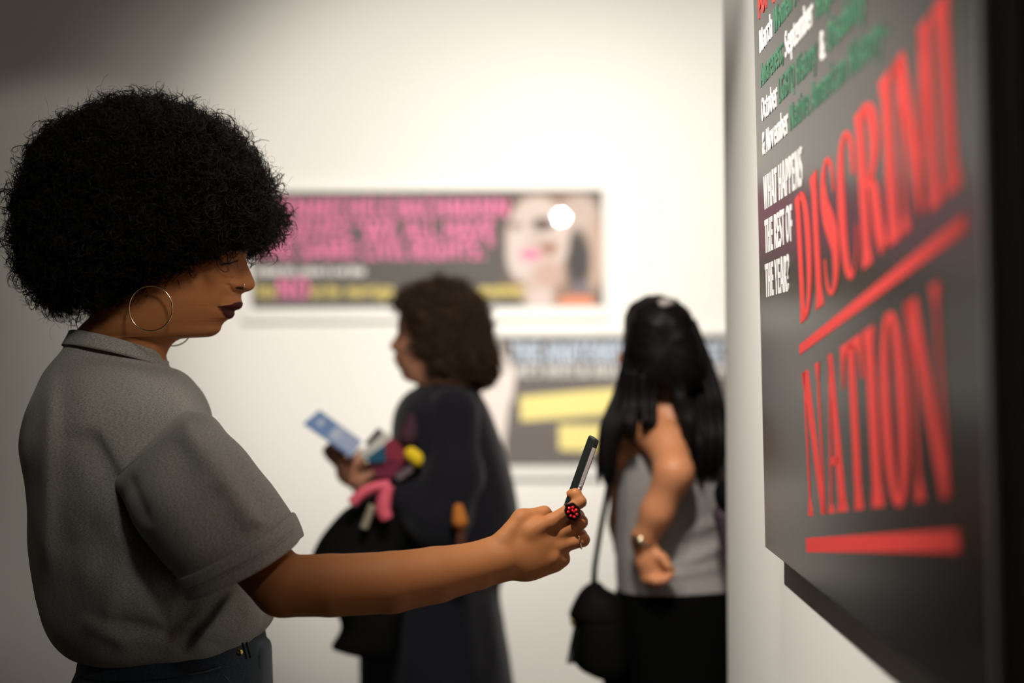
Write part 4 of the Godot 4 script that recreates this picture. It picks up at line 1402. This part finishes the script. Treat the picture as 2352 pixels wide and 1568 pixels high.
	for e in [[[[838, 1017], [869, 982], [880, 990], [850, 1026]], 2.80, lin(0.012, 0.01, 0.01)], [[[822, 1044], [884, 990], [899, 1003], [838, 1052]], 2.795, lin(0.5, 0.48, 0.44)], [[[838, 1052], [885, 1017], [886, 1060], [850, 1062]], 2.776, lin(0.004, 0.07, 0.13)], [[[845, 1062], [884, 1020], [902, 1004], [938, 1040], [926, 1070], [900, 1098], [868, 1100]], 2.788, lin(0.13, 0.006, 0.03)], [[[884, 1016], [902, 1004], [936, 1040], [928, 1062], [890, 1056]], 2.784, lin(0.2, 0.012, 0.03)], [[[908, 1090], [944, 1066], [950, 1080], [915, 1104]], 2.782, lin(0.12, 0.085, 0.1)]]:
		mb = MB.new()
		var ring := []
		for p in e[0]:
			ring.append(pt(p[0], p[1], e[1]))
		fan(mb, ring, 0.003)
		part("page_panel", mb, mat(e[2], 0.5), bk, bk)
	var pom := thing("pompom", "small bright yellow pompom at the crook of the navy coated arm", "pompom", pt(950, 1046, 2.78))
	mb = MB.new()
	nets(mb, [[pt(944, 1042, 2.78), pt(956, 1051, 2.78), 0.0155, 0.0155, 0.01, 1.0], [pt(958, 1058, 2.78), pt(960, 1062, 2.78), 0.011, 0.009, 0.01, 1.0]], 0.004, Color.WHITE)
	part("fluff", mb, mat(lin(0.72, 0.5, 0.01), 0.9), pom, pom)
	# bag with pink handle, pale tassel
	var bag := thing("handbag", "black tote bag with pink handle hanging from the navy coated woman's forearm", "bag", pt(815, 1330, 2.71))
	mb = MB.new()
	rows = rows_smooth([[895, 1140, 850, 1140, 0.03, 2.71, 0.85, 0.0], [915, 1165, 798, 1165, 0.05, 2.71, 0.85, 0.0], [925, 1200, 758, 1205, 0.06, 2.71, 0.85, 0.0], [930, 1240, 730, 1245, 0.065, 2.71, 0.8, 0.0], [930, 1285, 716, 1290, 0.07, 2.71, 0.8, 0.0], [930, 1350, 738, 1350, 0.07, 2.71, 0.8, 0.0], [928, 1410, 776, 1408, 0.07, 2.71, 0.8, 0.0], [922, 1445, 784, 1440, 0.07, 2.71, 0.8, 0.0], [915, 1485, 764, 1478, 0.07, 2.71, 0.8, 0.0], [905, 1508, 770, 1484, 0.06, 2.71, 0.8, 0.0], [890, 1512, 790, 1490, 0.04, 2.71, 0.8, 0.0]], 5)
	mb.loft(rings_of(rows, 48))
	part("bag_body", mb, mat(lin(0.003, 0.003, 0.003), 0.8, 0.2), bag, bag)
	mb = MB.new()
	mb.tube(curve_pts([pt(808, 1156, 2.625), pt(830, 1134, 2.625), pt(860, 1119, 2.625), pt(896, 1114, 2.625)], 6), 0.0115, 10)
	mb.tube(curve_pts([pt(893, 1114, 2.625), pt(884, 1140, 2.625), pt(880, 1170, 2.625), pt(888, 1194, 2.625)], 6), PackedFloat32Array([0.012, 0.0125, 0.013, 0.0135, 0.014, 0.0145, 0.015, 0.0155, 0.016, 0.016, 0.016, 0.016, 0.016, 0.016, 0.016, 0.0155, 0.015, 0.014, 0.012]), 10)
	var hp := part("handle", mb, mat(lin(0.62, 0.09, 0.14), 0.6), bag, bag)
	hp.set_meta("label", "coral pink padded handle")
	mb = MB.new()
	mb.tube(curve_pts([pt(856, 1160, 2.625), pt(846, 1186, 2.625), pt(835, 1214, 2.625)], 5), 0.0085, 10)
	part("charm", mb, mat(lin(0.26, 0.22, 0.16), 0.5), bag, bag)
	# orange tassel
	var ts := thing("tassel", "orange tassel hanging at the hip of the navy coat", "tassel", pt(1055, 1190, 2.72))
	mb = MB.new()
	nets(mb, [[pt(1053, 1168, 2.715), pt(1056, 1196, 2.715), 0.012, 0.018, 0.01, 1.0]], 0.004, Color.WHITE)
	part("knot", mb, mat(lin(0.42, 0.13, 0.012), 0.8), ts, ts)
	mb = MB.new()
	for i in 14:
		var o := Vector3(rng.randf_range(-0.009, 0.009), 0, rng.randf_range(-0.006, 0.006))
		mb.tube(PackedVector3Array([pt(1057, 1200, 2.715) + o * 0.6, pt(1060, 1235, 2.715) + o, pt(1061, 1275, 2.715) + o * 1.3]), 0.0022, 5)
	var fp := part("fringe", mb, mat(lin(0.09, 0.025, 0.01), 0.8), ts, ts)
	fp.set_meta("label", "dark rust coloured fringe")
	push = 0.0

func lerp_q(q: Array, u: float, v: float) -> Vector3:
	var a: Vector3 = q[0]; var b: Vector3 = q[1]; var c: Vector3 = q[2]; var d: Vector3 = q[3]
	return a.lerp(d, u).lerp(b.lerp(c, u), v)

func sheet(mb: MB, q: Array, t: float) -> void:
	fan(mb, q, t)

func fan(mb: MB, ring: Array, t: float) -> void:   # a flat card, t thick towards the viewer's side
	var n := Vector3.ZERO
	for i in range(1, ring.size() - 1):
		n += (ring[i] - ring[0]).cross(ring[i + 1] - ring[0])
	n = n.normalized()
	if n.z < 0.0:
		n = -n
	var i0 := mb.idx.size()
	var m := ring.size()
	for i in range(1, m - 1):
		mb.tri(ring[0] + n * t, ring[i + 1] + n * t, ring[i] + n * t)
		mb.tri(ring[0], ring[i], ring[i + 1])
	for i in m:
		var a: Vector3 = ring[i]; var b: Vector3 = ring[(i + 1) % m]
		mb.tri(a, b + n * t, b)
		mb.tri(a, a + n * t, b + n * t)
	mb._fix(i0)

# ------------------------------------------------------------------ the visitor with long black hair
func build_dark_haired() -> void:
	var d0 := 3.05
	var root := thing("person", "woman with long black hair, grey sleeveless top and black trousers, arm behind her back", "person", Vector3(pt(1560, 1300, d0).x, 0, -d0))
	var R := root.position
	var X := R.x
	var skin := Color(0.62, 0.255, 0.12)
	var body := MB.new()
	# head turned away to the left, most of it under the hair
	var k := 0.87
	var hb := Basis(Vector3.UP, deg_to_rad(-38.0)) * Basis(Vector3(0, 0, 1), deg_to_rad(-14.0)) * Basis.from_scale(Vector3(-k, k, k))
	head(body, Transform3D(hb, pt(1502, 790, d0)), skin, Color(0.4, 0.1, 0.09), Color(0.03, 0.02, 0.02), 3.5, 56, 800.0, 0.68)
	var P := func(px: float, py: float, dd: float) -> Vector3: return pt(px, py, dd)
	var tr := [
		[pt(1530, 850, d0), pt(1540, 970, d0), 0.052, 0.06, 0.03, 1.0], [pt(1540, 1000, d0), pt(1555, 1200, d0), 0.10, 0.095, 0.05, 1.0], [pt(1555, 1200, d0), pt(1560, 1420, d0), 0.095, 0.12, 0.05, 1.0],
		[pt(1462, 985, d0 + 0.02), pt(1620, 985, d0 - 0.02), 0.05, 0.05, 0.05, 1.0], [pt(1450, 1000, d0 + 0.04), pt(1450, 1040, d0 + 0.02), 0.05, 0.05, 0.04, 1.0]]
	for s in [-1.0, 1.0]:
		tr.append([Vector3(X + 0.075 * s, 0.8, -d0), Vector3(X + 0.08 * s, 0.45, -d0), 0.085, 0.055, 0.03, 1.0])
		tr.append([Vector3(X + 0.08 * s, 0.45, -d0), Vector3(X + 0.08 * s, 0.09, -d0), 0.055, 0.038, 0.03, 1.0])
	# left arm hangs on her far side, under the bag strap
	tr.append_array([cap(1440, 1010, 3.1, 40, 1432, 1200, 3.16, 34, 0.03), cap(1432, 1200, 3.16, 32, 1450, 1380, 3.14, 24, 0.02)])
	nets(body, tr, 0.016, skin)
	var arm := [
		cap(1500, 990, 3.0, 56, 1535, 1025, 2.94, 50, 0.03), cap(1535, 1025, 2.94, 47, 1548, 1085, 2.87, 42, 0.02), cap(1548, 1085, 2.87, 42, 1510, 1175, 2.885, 36, 0.02), cap(1510, 1175, 2.885, 36, 1478, 1240, 2.90, 27, 0.02),
		cap(1478, 1240, 2.90, 26, 1490, 1285, 2.90, 30, 0.015, 1.4), cap(1490, 1285, 2.90, 30, 1500, 1310, 2.90, 30, 0.01, 1.4),
		cap(1478, 1290, 2.905, 15, 1484, 1328, 2.90, 12, 0.006), cap(1484, 1328, 2.90, 12, 1506, 1334, 2.875, 10, 0.005),
		cap(1490, 1305, 2.90, 15, 1505, 1338, 2.895, 12, 0.006), cap(1505, 1338, 2.895, 12, 1524, 1332, 2.87, 10, 0.005),
		cap(1502, 1305, 2.90, 15, 1522, 1330, 2.895, 12, 0.006), cap(1522, 1330, 2.895, 12, 1538, 1322, 2.875, 10, 0.005),
		cap(1508, 1298, 2.90, 14, 1532, 1318, 2.897, 11, 0.006), cap(1532, 1318, 2.897, 11, 1543, 1308, 2.88, 9, 0.005),
		cap(1500, 1268, 2.895, 15, 1522, 1282, 2.88, 12, 0.006), cap(1522, 1282, 2.88, 12, 1534, 1300, 2.872, 10, 0.005)]
	nets(body, arm, 0.005, skin)
	part("body", body, vmat(0.5, 0.45), root, root)

	var grey := cloth(heather(lin(0.24, 0.22, 0.215), lin(0.42, 0.39, 0.385), 33), Vector3(4, 4, 4))
	var top := MB.new()
	var rows := rows_smooth([
		[1640, 1010, 1452, 1020, 0.06, d0, 0.9, 0.0], [1662, 1040, 1436, 1045, 0.10, d0, 0.88, 0.0], [1690, 1090, 1424, 1100, 0.12, d0, 0.86, 0.0], [1692, 1150, 1417, 1150, 0.12, d0, 0.86, 0.0], [1686, 1220, 1415, 1225, 0.115, d0, 0.86, 0.0], [1690, 1290, 1414, 1290, 0.12, d0, 0.86, 0.0], [1700, 1333, 1417, 1345, 0.125, d0, 0.86, 0.0], [1700, 1340, 1418, 1358, 0.122, d0, 0.86, 0.0], [1690, 1330, 1424, 1340, 0.11, d0, 0.86, 0.0]], 6)
	var rings := rings_of(rows, 90)
	fold_rings(rings, [[1560, 1230, 1665, 1190, 10, 14, 0.008], [1570, 1290, 1670, 1250, 10, 14, 0.008], [1440, 1080, 1430, 1300, 14, 20, 0.008], [1540, 1320, 1660, 1300, 8, 12, 0.005]])
	top.loft(rings)
	var tp := part("tank_top", top, grey, root, root)
	tp.set_meta("label", "grey marl sleeveless top")
	var tr_m := mat(lin(0.0025, 0.0025, 0.0025), 0.9, 0.15)
	var trs := MB.new()
	rows = rows_smooth([[1694, 1328, 1420, 1345, 0.115, d0, 0.86, 0.0], [1700, 1345, 1414, 1360, 0.128, d0, 0.86, 0.0], [1705, 1420, 1408, 1420, 0.135, d0, 0.86, 0.0], [1700, 1520, 1408, 1520, 0.14, d0, 0.86, 0.0], [1690, 1640, 1420, 1640, 0.14, d0, 0.86, 0.0], [1660, 1720, 1440, 1720, 0.12, d0, 0.86, 0.0]], 5)
	trs.loft(rings_of(rows, 64))
	for s in [-1.0, 1.0]:
		var lr := []
		for q in [[0.75, 0.085], [0.45, 0.07], [0.1, 0.055], [0.07, 0.053]]:
			var r := PackedVector3Array()
			for j in 24:
				r.append(Vector3(X + 0.08 * s + q[1] * cos(TAU * j / 24), q[0], -d0 + q[1] * sin(TAU * j / 24)))
			lr.append(r)
		trs.loft(lr)
	part("trousers", trs, tr_m, root, root)
	shoes2(root, X, -d0)
	# wrist watch
	var w := MB.new()
	var c0 := pt(1477, 1238, 2.90)
	var ax := (pt(1478, 1240, 2.9) - pt(1510, 1175, 2.885)).normalized()
	var e1 := ax.cross(Vector3(0, 0, 1)).normalized(); var e2 := ax.cross(e1)
	var wp := PackedVector3Array()
	for i in 32:
		wp.append(c0 + (e1 * cos(TAU * i / 32) + e2 * sin(TAU * i / 32)) * 0.0255)
	w.tube(wp, 0.004, 8, true)
	w.tube(PackedVector3Array([c0 + e1 * -0.004 + Vector3(-0.012, 0, 0.022), c0 + Vector3(-0.014, 0, 0.028)]), 0.012, 14)
	part("bracelet", w, metal(lin(0.6, 0.5, 0.36), 0.3), root, root)

	# hair: a cap of strands from the crown and long locks
	var hm := mat(lin(0.005, 0.004, 0.004), 0.5, 0.28)
	var hair := MB.new()
	var contour := []
	for q in [[1435, 720], [1448, 694], [1480, 679], [1515, 675], [1550, 686], [1580, 712], [1598, 748], [1616, 800], [1628, 860], [1622, 910], [1570, 940], [1480, 930], [1425, 930], [1424, 870], [1430, 800], [1432, 760]]:
		contour.append(Vector2(q[0], q[1]))
	hair_mass(hair, contour, Vector2(1522, 800), d0 - 0.005, 0.125, 0.99, 0.006)
	# locks: from the head to the tips in pixels, with depths
	for g in [
		[40, [1462, 740], [1428, 890], [1404, 985], [1392, 1105], 2.99, 2.955, 10, 10, 24, 15],
		[26, [1450, 850], [1448, 920], [1440, 970], [1440, 1010], 2.965, 2.94, 16, 20, 16, 10],
		[22, [1490, 860], [1490, 920], [1492, 965], [1490, 985], 2.955, 2.93, 18, 16, 14, 8],
		[46, [1590, 800], [1615, 900], [1632, 990], [1622, 1095], 3.0, 2.93, 22, 28, 30, 26],
		[30, [1560, 860], [1580, 950], [1600, 1010], [1608, 1090], 2.98, 2.92, 26, 22, 18, 16],
		[24, [1545, 850], [1560, 910], [1575, 960], [1590, 1030], 2.95, 2.90, 20, 14, 12, 10],
		[34, [1585, 735], [1616, 820], [1642, 915], [1652, 1010], 3.02, 2.97, 8, 12, 14, 16],
		[20, [1600, 800], [1635, 900], [1652, 980], [1648, 1060], 3.06, 3.03, 16, 14, 12, 14]]:
		for i in g[0]:
			var u := rng.randf_range(-1, 1); var dd := rng.randf_range(-0.02, 0.02)
			var e := rng.randf_range(-1, 1) * 12.0
			hair.tube(curve_pts(lock_pts(g, u, dd, e), 4), PackedFloat32Array(lock_radii(13)), 6)
	part("hair", hair, hm, root, root)
	var slide := MB.new()
	nets(slide, [cap(1520, 694, 2.955, 9, 1545, 694, 2.96, 7, 0.01, 1.0), cap(1530, 699, 2.95, 8, 1522, 700, 2.95, 6, 0.01, 1.0)], 0.004, Color.WHITE)
	var sp2 := part("hair_clip", slide, mat(lin(0.45, 0.4, 0.37), 0.5), root, root)
	sp2.set_meta("label", "pale grey clip on the crown")

	# ---- bags
	var black := mat(lin(0.003, 0.003, 0.003), 0.7, 0.2)
	var bag := thing("shoulder_bag", "black shoulder bag on a long strap at the dark haired woman's left side", "bag", pt(1370, 1450, 2.9))
	var mb := MB.new()
	rows = rows_smooth([[1380, 1338, 1352, 1340, 0.02, 2.9, 0.85, 0.0], [1394, 1352, 1335, 1354, 0.035, 2.9, 0.85, 0.0], [1420, 1368, 1320, 1378, 0.05, 2.9, 0.8, 0.0], [1436, 1400, 1307, 1410, 0.06, 2.9, 0.8, 0.0], [1440, 1425, 1316, 1424, 0.06, 2.9, 0.8, 0.0], [1442, 1440, 1318, 1440, 0.062, 2.9, 0.8, 0.0], [1444, 1490, 1314, 1490, 0.062, 2.9, 0.8, 0.0], [1440, 1530, 1322, 1524, 0.06, 2.9, 0.8, 0.0], [1430, 1552, 1352, 1544, 0.05, 2.9, 0.8, 0.0], [1420, 1564, 1390, 1558, 0.03, 2.9, 0.8, 0.0]], 5)
	mb.loft(rings_of(rows, 48))
	part("bag_body", mb, black, bag, bag)
	mb = MB.new()
	rows = rows_smooth([[1412, 960, 1400, 958, 0.003, 2.965, 0.8, 0.0], [1405, 1105, 1392, 1103, 0.003, 2.96, 0.8, 0.0], [1387, 1210, 1374, 1208, 0.003, 2.93, 0.8, 0.0], [1373, 1300, 1360, 1299, 0.003, 2.9, 0.8, 0.0], [1372, 1345, 1357, 1344, 0.003, 2.9, 0.8, 0.0]], 6)
	mb.loft(rings_of(rows, 16))
	part("strap", mb, black, bag, bag)
	mb = MB.new()
	for i in 10:
		var o := Vector3(rng.randf_range(-0.012, 0.012), 0, rng.randf_range(-0.01, 0.01))
		mb.tube(PackedVector3Array([pt(1322, 1440, 2.86) + o * 0.3, pt(1318, 1480, 2.85) + o * 0.8, pt(1312, 1522, 2.85) + o]), 0.002, 5)
	part("fringe", mb, black, bag, bag)
	mb = MB.new()
	nets(mb, [cap(1312, 1424, 2.85, 4, 1316, 1434, 2.85, 5, 0.005)], 0.003, Color.WHITE)
	part("clasp", mb, metal(lin(0.6, 0.4, 0.1), 0.3), bag, bag)
	var b2 := thing("backpack", "black and plum backpack mostly hidden by the partition edge", "bag", pt(1690, 1180, 2.85))
	mb = MB.new()
	rows = rows_smooth([[1720, 1096, 1655, 1104, 0.03, 2.85, 0.85, 0.0], [1730, 1115, 1642, 1122, 0.04, 2.85, 0.85, 0.0], [1735, 1150, 1643, 1150, 0.045, 2.85, 0.8, 0.0], [1735, 1172, 1650, 1168, 0.045, 2.85, 0.8, 0.0]], 5)
	mb.loft(rings_of(rows, 36))
	part("top_flap", mb, black, b2, b2)
	mb = MB.new()
	rows = rows_smooth([[1735, 1160, 1648, 1158, 0.03, 2.855, 0.85, 0.0], [1738, 1180, 1638, 1180, 0.042, 2.855, 0.85, 0.0], [1738, 1210, 1646, 1212, 0.042, 2.855, 0.8, 0.0], [1735, 1250, 1654, 1250, 0.04, 2.855, 0.8, 0.0], [1730, 1300, 1662, 1300, 0.03, 2.855, 0.8, 0.0]], 5)
	mb.loft(rings_of(rows, 36))
	part("pouch", mb, mat(lin(0.05, 0.028, 0.042), 0.8), b2, b2)

func lock_pts(g: Array, u: float, dd: float, e: float) -> Array:
	return [pt(g[1][0] + u * g[7], g[1][1], g[5] + dd), pt(g[2][0] + u * g[8], g[2][1], g[5] + dd), pt(g[3][0] + u * g[9] + e * 0.4, g[3][1], g[6] + dd), pt(g[4][0] + u * g[10] + e, g[4][1] + rng.randf_range(-28, 12), g[6] + dd)]

func lock_radii(n: int) -> Array:
	var r := []
	for i in n:
		var t := float(i) / (n - 1)
		r.append(lerpf(0.007, 0.006, t) * (1.0 - pow(t, 4.0) * 0.75))
	return r

func shoes2(root: Node3D, x: float, z: float) -> void:
	for s in [-1.0, 1.0]:
		var mb := MB.new()
		var rings := []
		for k in [[0.08, 0.02, 0.03], [0.075, 0.045, 0.036], [0.02, 0.05, 0.037], [-0.06, 0.035, 0.043], [-0.13, 0.025, 0.04], [-0.155, 0.018, 0.02]]:
			var r := PackedVector3Array()
			for j in 20:
				var a := TAU * j / 20
				r.append(Vector3(x + s * 0.08 + k[2] * cos(a), maxf(0.0, k[1] + k[1] * sin(a)), z + k[0]))
			rings.append(r)
		mb.loft(rings)
		part("shoe", mb, mat(Color(0.05, 0.05, 0.05), 0.5), root, root)
